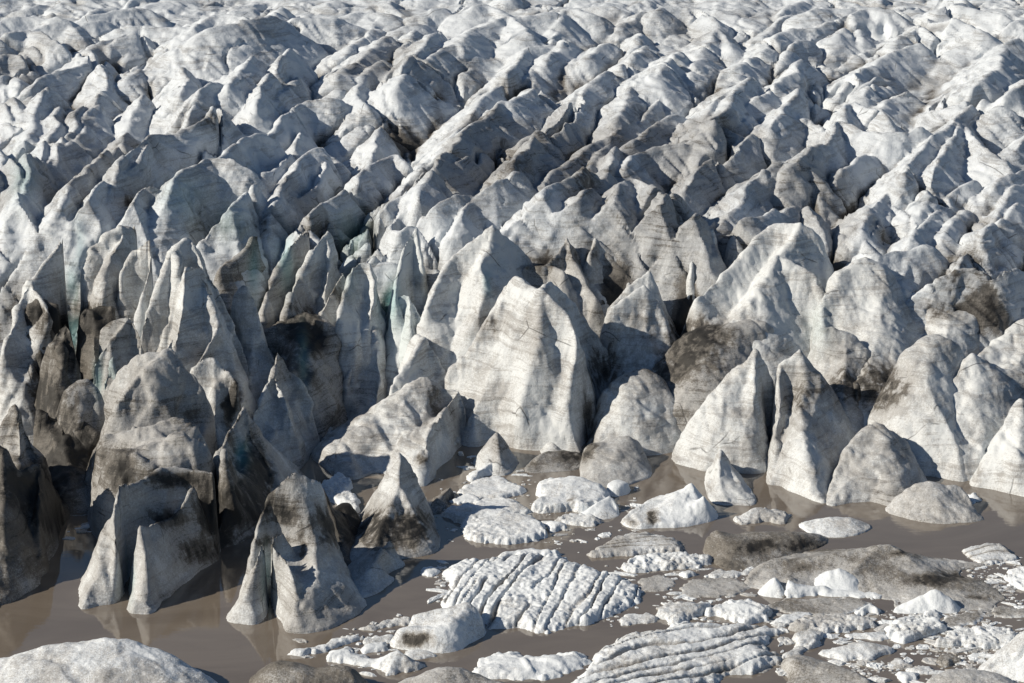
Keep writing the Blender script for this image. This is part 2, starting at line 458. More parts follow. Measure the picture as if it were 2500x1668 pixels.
CR[(1660, 0)] = [
    [(230, 130), (130, 60), (30, 50)], [(330, 290), (250, 195), (200, 260), (140, 330)], [(410, 550), (330, 640), (200, 740)], [(470, 515), (400, 590), (350, 700), (240, 840)],
    [(160, 400), (90, 480)], [(870, 100), (740, 100), (640, 180), (560, 260)], [(1040, 130), (900, 180), (800, 190), (660, 240), (560, 350), (440, 430), (370, 490)],
    [(850, 280), (760, 320), (690, 400)], [(840, 400), (770, 490), (640, 580), (500, 690)], [(830, 580), (780, 620), (720, 740), (640, 830)], [(1110, 190), (1060, 240)],
    [(1200, 140), (1230, 240)], [(1710, 150), (1600, 200), (1490, 260)], [(1710, 150), (1720, 220)], [(1650, 310), (1560, 330), (1400, 390), (1280, 450), (1180, 530)],
    [(2020, 215), (1960, 270), (1930, 320)], [(2230, 350), (2130, 500), (2020, 590)], [(2280, 430), (2180, 470), (2110, 530)], [(1600, 510), (1540, 570)],
    [(1380, 540), (1320, 570), (1270, 620)], [(1560, 630), (1460, 660), (1390, 730)], [(1410, 790), (1300, 740), (1170, 705), (1130, 790)], [(570, 835), (500, 920), (390, 1010), (330, 1040)],
    [(480, 790), (400, 880), (300, 980)], [(1660, 880), (1500, 900), (1280, 880), (1110, 835), (1040, 900), (960, 990), (860, 1060), (770, 1120)], [(980, 890), (900, 820), (820, 820)],
    [(850, 1160), (740, 1130), (600, 1180), (500, 1240), (400, 1340), (290, 1430)], [(2070, 650), (1980, 720), (1910, 770), (1820, 860), (1700, 970), (1600, 1080), (1530, 1170)],
    [(1905, 800), (1850, 970), (1770, 1090), (1720, 1230), (1680, 1290)], [(1930, 850), (1990, 920), (2100, 1040), (2230, 1110)], [(2350, 650), (2270, 710), (2200, 720)],
    [(1470, 1200), (1390, 1280), (1310, 1380), (1250, 1500)], [(1440, 1310), (1390, 1400), (1320, 1540)], [(1990, 1230), (1880, 1280), (1780, 1380), (1680, 1470), (1600, 1550)],
    [(1960, 1380), (1850, 1500), (1800, 1560)], [(2300, 1350), (2200, 1430), (2100, 1530)], [(2350, 1230), (2220, 1300), (2150, 1400)], [(640, 1390), (560, 1440), (420, 1490)],
    [(770, 1395), (700, 1440), (600, 1510)], [(130, 1445), (80, 1510), (30, 1560)], [(900, 1410), (950, 1500)], [(250, 1110), (160, 1150), (30, 1250)], [(180, 900), (60, 960), (0, 990)],
    [(2350, 1140), (2120, 1240)], [(550, 60), (400, 110)], [(820, 10), (700, 80)], [(1130, 20), (1000, 30), (900, 80)], [(1450, 50), (1300, 40), (1160, 70)], [(1950, 30), (1800, 60)],
    [(2200, 90), (2050, 60), (1880, 40)], [(2050, 220), (1980, 150), (1800, 130)], [(2350, 140), (2220, 170)], [(2300, 270), (2220, 300)], [(2420, 520), (2330, 600), (2250, 640)],
    [(2450, 900), (2350, 960), (2250, 1020)], [(1300, 1050), (1180, 1100), (1080, 1180)], [(1560, 760), (1480, 800)],
]
CR[(1660, 550)] = [
    [(1330, 30), (1250, 90)], [(1620, 150), (1330, 200), (1250, 160)], [(1980, 240), (1880, 300), (1800, 350)], [(2060, 0), (1990, 120), (1900, 240)], [(2350, 250), (2220, 340), (2120, 470)],
]

ridges = []     # (points Nx3, k_left, k_right, r, seed)
for (ox, oy), lst in CR.items():
    for pl in lst:
        p = []
        X, Y = pl[len(pl) // 2]
        qm = on_top(ox + X / K, oy + Y / K)
        span = math.hypot(pl[0][0] - pl[-1][0], pl[0][1] - pl[-1][1]) / K
        if span < 34 and Y > 420: continue
        dh = 4.6 * float(fbm(np.array([qm[0] / 24]), np.array([qm[1] / 40]), None, 9, 2)[0]) + rng.gauss(0, .7) + min(span / 80, 1.8) - 1.1
        for X, Y in pl:
            u, v = ox + X / K, oy + Y / K
            q = on_top(u, v, dh * (1 - .5 * float(sstep(420, 470, qm[1]))))
            ylim = 313.0 - 7.0 * min(max((q[0] - 5) / 30, 0), 1)
            if q[1] < ylim:                                   # the ridge runs out: its nose drops to the front
                dx, dy, dz = ray(u, v)
                yy = ylim - (ylim - q[1]) * 0.12
                q = (dx * yy / dy, yy, CAM_Z + dz * yy / dy)
            p.append(q)
        p = np.array(p, float)
        for end in (0, -1):
            d = p[end] - p[1 if end == 0 else -2]
            d = d / (np.linalg.norm(d[:2]) + 1e-6)
            ext = np.array([p[end][0] + d[0] * 3.5, p[end][1] + d[1] * 3.5, p[end][2] - 1.9])
            p = np.concatenate([[ext], p]) if end == 0 else np.concatenate([p, [ext]])
        ridges.append(p)
n_traced = len(ridges)
allp = np.concatenate([catmull(r, 4, False) for r in ridges])[:, :2]
# ridges that the photograph shows only as a general bustle, and those outside the frame
py = 296.0
while py < 640:
    step = 10.0 if py < 480 else 14.0
    half = 0.233 * py + 55
    px = -half + rng.uniform(0, 6)
    while px < half:
        jx, jy = px + rng.uniform(-2.5, 2.5), py + rng.uniform(-3, 3)
        if np.min((allp[:, 0] - jx) ** 2 + ((allp[:, 1] - jy) * .6) ** 2) > (9.5 if jy < 430 and abs(jx) < 0.24 * jy else 7.4) ** 2:
            L = rng.uniform(5, 14)
            ang = math.radians(rng.gauss(18, 22))
            d = np.array([math.sin(ang), math.cos(ang)])
            pts = []
            dh = rng.uniform(-3.4, -0.4)
            for s in (-1, -0.33, 0.33, 1):
                q = np.array([jx, jy]) + d * s * L * .5 + np.array([rng.gauss(0, .8), rng.gauss(0, .8)])
                pts.append((q[0], q[1], Ttop(q[1]) + dh - abs(s) ** 2 * rng.uniform(.3, 1.6)))
            ridges.append(np.array(pts))
        px += rng.uniform(.8, 1.3) * step * 1.15
    py += step * 1.25

# grid, finer near the lake
cs = [0.0]
while cs[-1] < 88: cs.append(cs[-1] + 0.27)
while cs[-1] < 420: cs.append(cs[-1] + 0.27 + (cs[-1] - 88) * 0.10)
cs = np.array([-c for c in cs[:0:-1]] + cs)
ys = [284.0]
while ys[-1] < 490: ys.append(ys[-1] + 0.26 * (ys[-1] / 284) ** 1.5)
while ys[-1] < 1700: ys.append(ys[-1] + 0.6 + (ys[-1] - 490) * 0.06)
ys = np.array(ys)
GX = (cs[None, :] * (ys[:, None] / 300.0)).astype(np.float32)
GY = np.repeat(ys[:, None], len(cs), 1).astype(np.float32)
WX = GX + 1.0 * fbm(GX / 8, GY / 8, None, 1, 2) + 0.16 * fbm(GX / 1.9, GY / 1.9, None, 5, 2)
WY = GY + 1.0 * fbm(GX / 8, GY / 8, None, 2, 2) + 0.16 * fbm(GX / 1.9, GY / 1.9, None, 6, 2)
TT = Ttop(GY)
near = 1 - sstep(300, 450, GY)
leftz = 1 - sstep(-42, -12, GX)
DD = 3.4 + near * (7.6 + 5.0 * leftz)
yf = 309 - 8 * sstep(15, 35, GX) + 7 * fbm(GX / 16, GY * 0 + 3.0, None, 46, 3) * sstep(66, 74, np.abs(GX))
floor = TT - DD + 1.6 * fbm(GX / 9, GY / 14, None, 21, 4)
ramp = sstep(-8, 16, GY - yf)
floor = floor * ramp - 3.0 * (1 - ramp)
floor = np.where(np.abs(GX) > 0.233 * GY + 55, floor + DD * .55 * (1 - np.abs(fbm(GX / 11, GY / 20, None, 33, 4)) * 2.2) * sstep(0, 16, GY - yf), floor)
floor = np.where(GY > 640, floor + 3.2 * (1 - np.abs(fbm(GX / 14, GY / 24, None, 34, 4)) * 2.4), floor)
H = floor.copy()
H2 = np.full(H.shape, -50.0, np.float32)
OWN = np.full(H.shape, -1, np.int32)
DCR = np.full(H.shape, 40.0, np.float32)
for ri, pts in enumerate(ridges):
    r_ = np.random.RandomState(ri + 11)
    ym = pts[:, 1].mean()
    nr = float(1 - sstep(300, 450, ym))
    lz = float(1 - sstep(-42, -12, pts[:, 0].mean()))
    k0 = (0.60 + (0.44 + 0.5 * lz) * nr) * r_.uniform(.85, 1.2)
    kl, kr = k0 * r_.uniform(.8, 1.0), k0 * r_.uniform(1.0, 1.3)
    rr = 0.30 - 0.12 * nr
    crv = catmull(pts, 4, False)
    dep = 7 + 6 * nr + 5 * lz * nr
    reach = dep / kl + 6
    y0, y1 = crv[:, 1].min() - reach, crv[:, 1].max() + reach
    i0, i1 = np.searchsorted(ys, [y0, y1])
    if i1 - i0 < 2: continue
    sx = 300.0 / max(y0, 100); 
    xmin, xmax = crv[:, 0].min() - reach, crv[:, 0].max() + reach
    c0 = min(xmin * 300 / ys[i0], xmin * 300 / ys[i1 - 1]); c1 = max(xmax * 300 / ys[i0], xmax * 300 / ys[i1 - 1])
    j0, j1 = np.searchsorted(cs, [c0, c1])
    if j1 - j0 < 2: continue
    sl = (slice(i0, i1), slice(j0, j1))
    x, y = WX[sl], WY[sl]
    best = np.full(x.shape, -60, np.float32); bd = np.full(x.shape, 99, np.float32)
    s0 = 0.0
    for a, b in zip(crv[:-1], crv[1:]):
        ex, ey = b[0] - a[0], b[1] - a[1]
        L2 = ex * ex + ey * ey + 1e-6; L = math.sqrt(L2)
        t = np.clip(((x - a[0]) * ex + (y - a[1]) * ey) / L2, 0, 1)
        dx = x - a[0] - t * ex; dy = y - a[1] - t * ey
        d = np.sqrt(dx * dx + dy * dy)
        # crests run away from the lake or towards it: tell left from right by the sun side
        side = (dx * 0.97 + dy * 0.05) / (d + 0.3)
        k = kl + (kr - kl) * sstep(-.6, .6, side)
        s = s0 + t * L
        fl = 1 + 0.20 * vnoise(s / 6.5, np.sign(side) * 7.5 + 0 * s, None, ri + 100) + 0.05 * vnoise(s / 1.1, np.sign(side) * 7.5 + 0 * s, None, ri + 300)
        zc = a[2] + t * (b[2] - a[2]) + 0.40 * vnoise(s / 5.5, 0 * s + .5, None, ri + 500) + 0.13 * vnoise(s / 1.2, 0 * s + .5, None, ri + 700)
        h = zc - k * fl * (np.sqrt(d * d + rr * rr) - rr)
        m = h > best
        best = np.where(m, h, best); bd = np.where(m, d, bd)
        s0 += L
    Hs = H[sl]; m = best > Hs
    H2[sl] = np.where(m, Hs, np.maximum(H2[sl], best))
    OWN[sl] = np.where(m, ri, OWN[sl]); DCR[sl] = np.where(m, bd, DCR[sl])
    H[sl] = np.maximum(best, Hs)
    H[sl] = smax(best, Hs, 0.12)
H = np.minimum(H, -3 + 1.5 * np.maximum(GY - (299 - 6 * sstep(15, 35, GX)) - 9 * fbm(GX / 14, GY * 0 + 8.0, None, 47, 3) * sstep(66, 74, np.abs(GX)), 0) + 1.5 * fbm(GX / 4, GY / 4, None, 43, 2))
slot = np.exp(-((H - H2) / 0.38) ** 2) * sstep(.12, .55, (TT - H) / DD) * sstep(-.15, .25, fbm(GX / 10, GY / 16, None, 44, 2))
H = H - slot * (0.5 + 0.8 * (1 - sstep(400, 450, GY)) + 1.4 * near)
tn = fbm(GX / 19 + .25 * fbm(GX / 6, GY / 8, None, 49, 2), GY / 34, None, 48, 3)
trench = np.exp(-(tn / 0.030) ** 2) * sstep(306, 318, GY) * sstep(-.25, .2, fbm(GX / 26, GY / 30, None, 57, 2))
tn2 = fbm(GX / 30 + 7.3, GY / 16, None, 58, 3)
trench = np.maximum(trench, .8 * np.exp(-(tn2 / 0.028) ** 2) * sstep(306, 318, GY) * sstep(-.05, .3, fbm(GX / 22, GY / 26, None, 59, 2)))
H = H - trench * (1.8 + 3.6 * near)
bas = sstep(.12, .55, fbm(GX / 34, GY / 46, None, 60, 2)) * sstep(312, 330, GY)
H = H * (1 - .45 * bas) + .45 * bas * (TT - .62 * DD + .35 * (H - TT + .5 * DD))
cre = np.abs(fbm(GX / 4.2 + .25 * H, GY / 9 - .1 * H, None, 45, 3))
H = H + (0.35 + .35 * near) * (np.minimum(cre, .16) / .16 - .8) * sstep(0, 3, DCR)
H = H + (0.14 + .06 * near) * fbm(GX / 2.4, GY / 2.4, None, 41, 4) + 0.5 * fbm(GX / 9, GY / 9, None, 42, 2)
H = H.astype(np.float32)
# surface relief pushed along the normal
gy, gx = np.gradient(H)
dxs = np.gradient(GX, axis=1); dys = np.gradient(GY, axis=0)
nx, ny, nz = -gx / dxs, -gy / dys, np.ones_like(H)
ln = np.sqrt(nx * nx + ny * ny + 1); nx /= ln; ny /= ln; nz /= ln
rel = 0.20 * fbm(GX / 1.7, GY / 1.7, H / 1.7, 51, 4, .55) + 0.16 * np.sin((H * 1.0 + .3 * GX + 0.15 * GY + 2.5 * fbm(GX / 6, GY / 6, H / 6, 52, 2)) * 3.3) * (0.5 + 0.5 * fbm(GX / 8, GY / 8, H / 8, 53, 2))
wv = 1.2 * fbm(GX / 5, GY / 5, H / 5, 54, 2)
blk = bnoise((GX + wv) / 3.2, (GY + wv) / 4.5, (H - wv) / 3.8, 55)
rel = rel + (0.08 + .22 * near) * blk * sstep(-.3, .3, fbm(GX / 14, GY / 14, None, 56, 2))
PX, PY, PZ = GX + nx * rel, GY + ny * rel, H + nz * rel
# true normals for seamless shading across the ridge pieces
def gridnormals(X, Y, Z):
    ux, uy, uz = np.gradient(X, axis=1), np.gradient(Y, axis=1), np.gradient(Z, axis=1)
    vx, vy, vz = np.gradient(X, axis=0), np.gradient(Y, axis=0), np.gradient(Z, axis=0)
    n = np.stack([uy * vz - uz * vy, uz * vx - ux * vz, ux * vy - uy * vx], -1)
    return n / (np.linalg.norm(n, axis=-1, keepdims=True) + 1e-9)
NN = gridnormals(PX, PY, PZ)
vall = sstep(1.6, 0.0, H - H2) * sstep(.25, .9, (TT - H) / DD)      # sediment washed into the crevasse bottoms, also painting their shade darker
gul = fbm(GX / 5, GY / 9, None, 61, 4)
dirt = 0.03 + 0.9 * vall * sstep(-.35, .35, gul) * (1 - .75 * sstep(390, 440, GY)) + 0.45 * trench * sstep(-.3, .3, gul) + 0.25 * (1 - sstep(.02, .09, cre)) * sstep(0, .3, gul) * near + 0.30 * sstep(.0, .5, fbm(GX / 22, GY / 30, None, 62, 3)) * (1 - .7 * sstep(380, 470, GY)) - 0.06 * sstep(400, 470, GY)  # valley and trench dirt also paints in the dark of the slots
dirt = dirt + stain_shade_field(PX, PY, PZ)
teal = teal_field(PX, PY, PZ) + 0.55 * sstep(.55, 1.0, (TT - H) / DD) * sstep(-10, -40, GX) * (1 - sstep(330, 380, GY)) * sstep(.0, .4, fbm(GX / 6, GY / 6, None, 63, 2))
own_q = np.maximum(OWN[:-1, :-1], OWN[1:, 1:])
visible = np.abs(GX[:-1, :-1]) < 0.25 * GY[:-1, :-1] + 4
deep = PZ < -1.6
okq = ~(deep[:-1, :-1] & deep[1:, :-1] & deep[:-1, 1:] & deep[1:, 1:])
cnt = np.bincount(np.where(visible & okq & (own_q >= 0), own_q, len(ridges)).ravel(), weights=(1.0 / GY[:-1, :-1]).ravel() ** 0 , minlength=len(ridges) + 1)[:len(ridges)]
order = [i for i in np.argsort(-cnt) if cnt[i] > 60][:290]
keep = np.zeros(len(ridges) + 1, bool); keep[order] = True
PV = np.stack([PX, PY, PZ], -1)


def piece(name, mq, parent=None):
    used = np.zeros(H.shape, bool)
    used[:-1, :-1] |= mq; used[1:, :-1] |= mq; used[:-1, 1:] |= mq; used[1:, 1:] |= mq
    idx = np.full(H.shape, -1, np.int32)
    idx[used] = np.arange(used.sum())
    return link(name, mesh_from(name, PV[used], grid_faces(mq, idx), dirt[used], teal[used], NN[used]), ICE, parent)


glacier = piece('glacier', okq & ~keep[own_q])
tag(glacier, kind='structure')
full_okq = okq
for ri in order:
    ii = np.argwhere(okq & (own_q == ri))
    if len(ii) < 20: continue
    a0, b0 = ii.min(0); a1, b1 = ii.max(0) + 2
    sl = (slice(a0, a1), slice(b0, b1))
    mq = (okq & (own_q == ri))[a0:a1 - 1, b0:b1 - 1]
    used = np.zeros((a1 - a0, b1 - b0), bool)
    used[:-1, :-1] |= mq; used[1:, :-1] |= mq; used[:-1, 1:] |= mq; used[1:, 1:] |= mq
    idx = np.full(used.shape, -1, np.int32); idx[used] = np.arange(used.sum())
    me = mesh_from('ice_ridge', PV[sl][used], grid_faces(mq, idx), dirt[sl][used], teal[sl][used], NN[sl][used])
    link('ice_ridge', me, ICE, glacier)


# ------------------------------------------------------------------ free-standing ice: seracs, bergs, floes
seed_n = [0]


def ice_body(name, label, cat, base, crests=(), p=0.85, slab=0.0, edge=0.22, dirt0=0.08, res=0.2, warp=0.38, rough=0.2, rnd=0.3, mat=None, group=None,
             ridged=None, knob=0.0, wob=None, smooth_k=0.3, rim=0.0, teal0=0.0, stain=True, grow=1.0, jag=0.0, block=0.09):
    seed_n[0] += 1
    sd = seed_n[0] * 17
    if mat is FLOE and dirt0 > .2: dirt0 = dirt0 * 1.35
    B = np.array([ground(u, v) for u, v in base])
    B = (B - B.mean(0)) * grow + B.mean(0)
    B = catmull(B, 4)
    size = max(np.ptp(B[:, 0]), np.ptp(B[:, 1]))
    if wob is None: wob = 0.02 * size + .08
    B = B + wob * np.stack([fbm(B[:, 0] / 2.5, B[:, 1] / 2.5, None, sd, 3), fbm(B[:, 0] / 2.5, B[:, 1] / 2.5, None, sd + 3, 3)], 1)
    mg = 0.9 + 2 * res
    x = np.arange(B[:, 0].min() - mg, B[:, 0].max() + mg, res, dtype=np.float32)
    y = np.arange(B[:, 1].min() - mg, B[:, 1].max() + mg, res, dtype=np.float32)
    X, Y = np.meshgrid(x, y)
    wx = X + warp * fbm(X / 3.6, Y / 3.6, None, sd + 1, 3) + warp * .2 * fbm(X / 1.1, Y / 1.1, None, sd + 4, 2)
    wy = Y + warp * fbm(X / 3.6, Y / 3.6, None, sd + 2, 3) + warp * .2 * fbm(X / 1.1, Y / 1.1, None, sd + 5, 2)
    db = sdf_poly(X + .35 * (wx - X), Y + .35 * (wy - Y), B)
    if jag > 0: db = db + jag * (fbm(X / .8, Y / .8, None, sd + 21, 3) - .25 * np.abs(fbm(X / .4, Y / .4, None, sd + 22, 2)))
    dbp = np.maximum(db, 0)
    h = np.where(db > 0, 0.02, db * 1.4)
    if slab > 0:
        top = slab * .8 * (1 - np.exp(-dbp / edge))
        top = top + (.05 if ridged else .14) * slab * bnoise((X + Y * .3) / 2.4, Y / 2.8, 0 * X, sd + 33, 8) * np.minimum(dbp / edge, 1)
        if ridged:
            (dx_, dy_, wl, am) = ridged
            L = math.hypot(dx_, dy_); ux, uy = dx_ / L, dy_ / L
            s = wx * ux + wy * uy; q = -wx * uy + wy * ux
            q = q + 1.3 * vnoise(q / 2.7, 0 * q, None, sd + 40)
            ph = q / wl + 1.6 * fbm(s / 20, q / 6, None, sd + 6, 3)
            rv = np.abs(((ph % 1.0) - .5) * 2)
            depth = np.clip(.45 + .75 * vnoise(np.floor(ph) * 3.1, s / 6, None, sd + 7), 0, 1)
            top = top - am * (1 - sstep(.0, .42, 1 - rv)) * depth * np.minimum(dbp / edge, 1)
        top = top * (1 + .25 * fbm(X / 4, Y / 4, None, sd + 8, 3))
        if knob > 0:
            kn = 1 - np.abs(fbm(X / .8, Y / .8, None, sd + 9, 4, .6)) * 2.4 + .35 * (bnoise(X / 1.3, Y / 1.6, 0 * X, sd + 32, 6))
            top = top + knob * kn * np.minimum(dbp / edge, 1)
        h = np.where(db > 0, np.maximum(h, top), h)
    for cr in crests:
        P = np.array([above(u, v, vb) for u, v, vb in cr])
        if len(P) == 1: P = np.concatenate([P, P + [[.05, .05, 0]]])
        if len(P) > 2: P = catmull(P, 3, False)
        best = np.full(X.shape, -9, np.float32)
        for a, b in zip(P[:-1], P[1:]):
            ex, ey = b[0] - a[0], b[1] - a[1]
            L2 = ex * ex + ey * ey + 1e-6
            t = np.clip(((wx - a[0]) * ex + (wy - a[1]) * ey) / L2, 0, 1)
            ddx = wx - a[0] - t * ex; ddy = wy - a[1] - t * ey
            d = np.sqrt(ddx * ddx + ddy * ddy)
            d = np.sqrt(d * d + rnd * rnd) - rnd
            tt = d / (d + dbp + 1e-3)
            best = np.maximum(best, (a[2] + t * (b[2] - a[2])) * (1 - tt ** p))
        h = np.where(db > 0, smax(h, best, smooth_k), h)
    hm = max(float(h.max()), .1)
    cxm = float(B[:, 0].mean())
    fade = np.minimum(dbp / 0.5, 1)
    h = h + fade * rough * (fbm(X / 1.6, Y / 1.6, None, sd + 10, 4) + .8 * fbm(X / 4.5, Y / 4.5, None, sd + 11, 2))
    h = h.astype(np.float32)
    gy, gx = np.gradient(h, res)
    ln = np.sqrt(gx * gx + gy * gy + 1)
    rl = np.minimum(hm / 6, 1) * fade
    rel = rl * (0.13 * fbm(X / 1.8, Y / 1.8, h / 1.8, sd + 12, 4, .55) + 0.10 * np.sin((h + .3 * X + .2 * Y + 2.5 * fbm(X / 5, Y / 5, h / 5, sd + 13, 2)) * 3.0) * (.5 + .5 * fbm(X / 6, Y / 6, h / 6, sd + 14, 2)))
    rel = rel + rl * 0.22 * (np.minimum(np.abs(fbm(X / 5.4 + .2 * h, Y / 5.4, h / 7, sd + 20, 2)), .12) / .12 - .8)
    wv = 1.2 * fbm(X / 4, Y / 4, h / 4, sd + 30, 2)
    rel = rel + rl * block * bnoise((X + wv) / 3.0, (Y + wv) / 3.6, (h - wv) / 4.2, sd + 31)
    rel = rel + .05 * fade * fbm(X / .5, Y / .5, h / .5, sd + 15, 2)
    VX, VY, VZ = X - gx / ln * rel, Y - gy / ln * rel, h + rel / ln
    ok = db > -0.75
    q = ok[:-1, :-1] & ok[1:, :-1] & ok[:-1, 1:] & ok[1:, 1:]
    used = np.zeros(X.shape, bool)
    used[:-1, :-1] |= q; used[1:, :-1] |= q; used[:-1, 1:] |= q; used[1:, 1:] |= q
    idx = np.full(X.shape, -1, np.int32); idx[used] = np.arange(used.sum())
    dr = dirt0 + (.09 if stain and cxm < -18 else 0) + .22 * fbm(X / 3, Y / 3, h / 3, sd + 16, 3)
    if rim > 0: dr = dr - rim * (1 - sstep(.1, .5, db))
    if ridged: dr = dr + .45 * sstep(.55, .95, rv) * sstep(.0, .6, depth)
    if stain: dr = dr + stain_shade_field(VX, VY, VZ)
    te = np.full(X.shape, teal0, np.float32)
    if stain: te = te + teal_field(VX, VY, VZ)
    cx, cy = float(B[:, 0].mean()), float(B[:, 1].mean())
    V = np.stack([VX - cx, VY - cy, VZ], -1)[used]
    me = mesh_from(name, V, grid_faces(q, idx), dr[used], te[used])
    o = link(name, me, mat or FRONT, None, (cx, cy, 0))
    tag(o, label, cat, group)
    FOOT.append(B)
    return o


FOOT = []


def serac(label, base, crests, **kw):
    return ice_body('ice_serac', label, 'serac', base, crests, group='ice seracs along the glacier front', **kw)


def floe(label, base, crests=(), name='ice_floe', cat='ice floe', **kw):
    kw.setdefault('mat', FLOE); kw.setdefault('slab', .5); kw.setdefault('res', .15); kw.setdefault('warp', .25); kw.setdefault('rough', .12); kw.setdefault('stain', False); kw.setdefault('jag', .55)
    return ice_body(name, label, cat, base, crests, group='floating ice in the lake', **kw)


def berg(label, base, crests=(), **kw):
    kw.setdefault('slab', 0.0); kw.setdefault('rough', .12); kw.setdefault('jag', .12)
    return floe(label, base, crests, name='iceberg', cat='iceberg', **kw)


#SERACS#
serac('two-legged ice tower with black top standing in the water left of the domed tower',
      [(196, 1479), (250, 1475), (292, 1466), (312, 1405), (322, 1430), (312, 1488), (362, 1501), (400, 1472), (460, 1416), (524, 1368), (532, 1320), (480, 1285), (380, 1290), (280, 1310), (212, 1390)],
      [[(293, 1187, 1400), (283, 1227, 1420), (287, 1320, 1440), (280, 1440, 1464)], [(293, 1187, 1400), (345, 1172, 1370), (409, 1140, 1345), (470, 1143, 1340), (518, 1151, 1345)],
       [(518, 1151, 1345), (522, 1250, 1357), (524, 1340, 1365)], [(348, 1285, 1435), (352, 1353, 1460), (361, 1470, 1490)], [(348, 1285, 1435), (420, 1260, 1390), (470, 1180, 1360)]], dirt0=.16)
serac('domed ice tower with an arched cleft at its foot, standing free in the water',
      [(551, 1513), (587, 1523), (630, 1524), (652, 1490), (662, 1450), (674, 1490), (692, 1535), (724, 1546), (790, 1540), (850, 1515), (893, 1480), (870, 1440), (835, 1380), (800, 1340), (720, 1330), (645, 1350), (603, 1420), (568, 1485)],
      [[(656, 1209, 1420), (700, 1163, 1415), (728, 1151, 1410), (775, 1172, 1405)], [(656, 1209, 1420), (623, 1288, 1440), (610, 1350, 1450)], [(775, 1172, 1405), (790, 1250, 1410), (815, 1390, 1440)],
       [(690, 1300, 1450), (645, 1317, 1475), (616, 1390, 1492), (575, 1490, 1508)], [(645, 1317, 1475), (681, 1350, 1485), (718, 1411, 1505), (730, 1510, 1536)], [(718, 1411, 1505), (800, 1440, 1485), (875, 1475, 1476)]],
      dirt0=.14, p=.8, rnd=.45)
serac('large soot-black ice mass at the left edge sloping into the water',
      [(-90, 1500), (0, 1478), (40, 1462), (105, 1408), (122, 1354), (172, 1263), (165, 1210), (60, 1170), (-90, 1200)],
      [[(-60, 1040, 1340), (0, 1090, 1345), (40, 1150, 1350), (94, 1130, 1320), (122, 1180, 1300), (165, 1250, 1262)], [(94, 1130, 1320), (95, 1250, 1370), (98, 1390, 1403)], [(0, 1090, 1345), (10, 1250, 1400), (20, 1440, 1462)]], dirt0=.52, p=1.1)
serac('pointed grey spire with dirt bands above the black ice mass at the left edge',
      [(-50, 1290), (100, 1290), (150, 1225), (90, 1180), (-40, 1190)], [[(8, 1030, 1240), (38, 984, 1235), (60, 1045, 1240), (88, 1105, 1250)], [(38, 984, 1235), (45, 1080, 1260), (40, 1150, 1280)]], block=.42, dirt0=.3)
serac('stacked pair of rounded grey domes right behind the two-legged tower',
      [(222, 1300), (330, 1340), (520, 1320), (532, 1240), (470, 1190), (300, 1190), (222, 1230)],
      [[(262, 1062, 1250), (330, 1048, 1250), (380, 1035, 1245), (425, 1018, 1240), (470, 1040, 1245), (510, 1100, 1255)], [(290, 1098, 1290), (340, 1085, 1290), (400, 1070, 1285), (443, 1065, 1285), (495, 1100, 1285)]], p=1.5, block=.42, dirt0=.26, rnd=.8)
serac('broad grey ice dome with a low peak above the stacked domes',
      [(212, 1240), (330, 1262), (500, 1250), (545, 1180), (480, 1130), (330, 1120), (222, 1160)],
      [[(300, 895, 1190), (339, 868, 1190), (395, 868, 1190), (416, 852, 1185), (450, 890, 1190), (497, 950, 1195)], [(316, 975, 1215), (300, 1010, 1225)], [(416, 852, 1185), (350, 905, 1205), (290, 975, 1220)]], p=1.05, block=.42, dirt0=.26, rnd=.6)
serac('sunlit overhanging ice block with dark flutes, left of the broad grey dome',
      [(140, 1180), (250, 1195), (272, 1120), (180, 1090), (130, 1120)], [[(168, 965, 1150), (200, 932, 1140), (230, 945, 1140), (242, 1000, 1150)]], p=1.6, block=.42, dirt0=.14)
serac('thin teal-tinted ice blade beside the broad grey dome', [(235, 1140), (300, 1140), (312, 1085), (240, 1080)], [[(275, 873, 1105), (252, 940, 1112)], [(275, 873, 1105), (285, 960, 1115)]], teal0=.22, block=.42, dirt0=.02)
serac('speckled grey block with a slanting top, below the twin-column serac',
      [(232, 1120), (345, 1130), (362, 1060), (240, 1045)], [[(247, 800, 1080), (285, 780, 1080), (318, 775, 1080), (340, 830, 1088)], [(318, 775, 1080), (270, 835, 1095), (232, 890, 1105)]], p=1.2, block=.42, dirt0=.24)
serac('tall twin-column serac with a sharp peak, brightest of the left group',
      [(330, 1060), (420, 1105), (480, 1125), (560, 1130), (655, 1090), (640, 1010), (560, 960), (440, 955), (350, 1000)],
      [[(422, 611, 1030), (440, 590, 1026), (465, 577, 1020)], [(422, 611, 1030), (438, 650, 1042), (430, 720, 1050), (402, 800, 1060)], [(422, 611, 1030), (378, 710, 1048), (350, 790, 1058)],
       [(465, 577, 1020), (493, 650, 1035), (500, 700, 1048), (532, 779, 1065), (514, 830, 1080), (475, 900, 1100)], [(452, 654, 1050), (493, 650, 1040)], [(452, 654, 1050), (440, 760, 1075), (420, 840, 1092)], [(480, 610, 1020), (560, 780, 1035), (612, 910, 1055)]], block=.42, dirt0=.02, p=.9)
serac('narrow pointed serac leaning on the left side of the twin-column serac',
      [(280, 1030), (350, 1065), (395, 1025), (370, 970), (290, 965)], [[(366, 582, 1000), (368, 643, 1010), (345, 740, 1028)], [(366, 582, 1000), (320, 620, 1000), (295, 665, 1008)]], block=.42, dirt0=.05, p=1.1)
serac('bulging serac with a stained cleft, second left of the twin-column serac',
      [(197, 1010), (270, 1045), (345, 1000), (345, 945), (230, 935)], [[(336, 548, 955), (270, 568, 965), (229, 604, 975), (208, 668, 988)], [(300, 570, 975), (258, 650, 1000), (250, 700, 1015)]], p=1.9, block=.42, dirt0=.1)
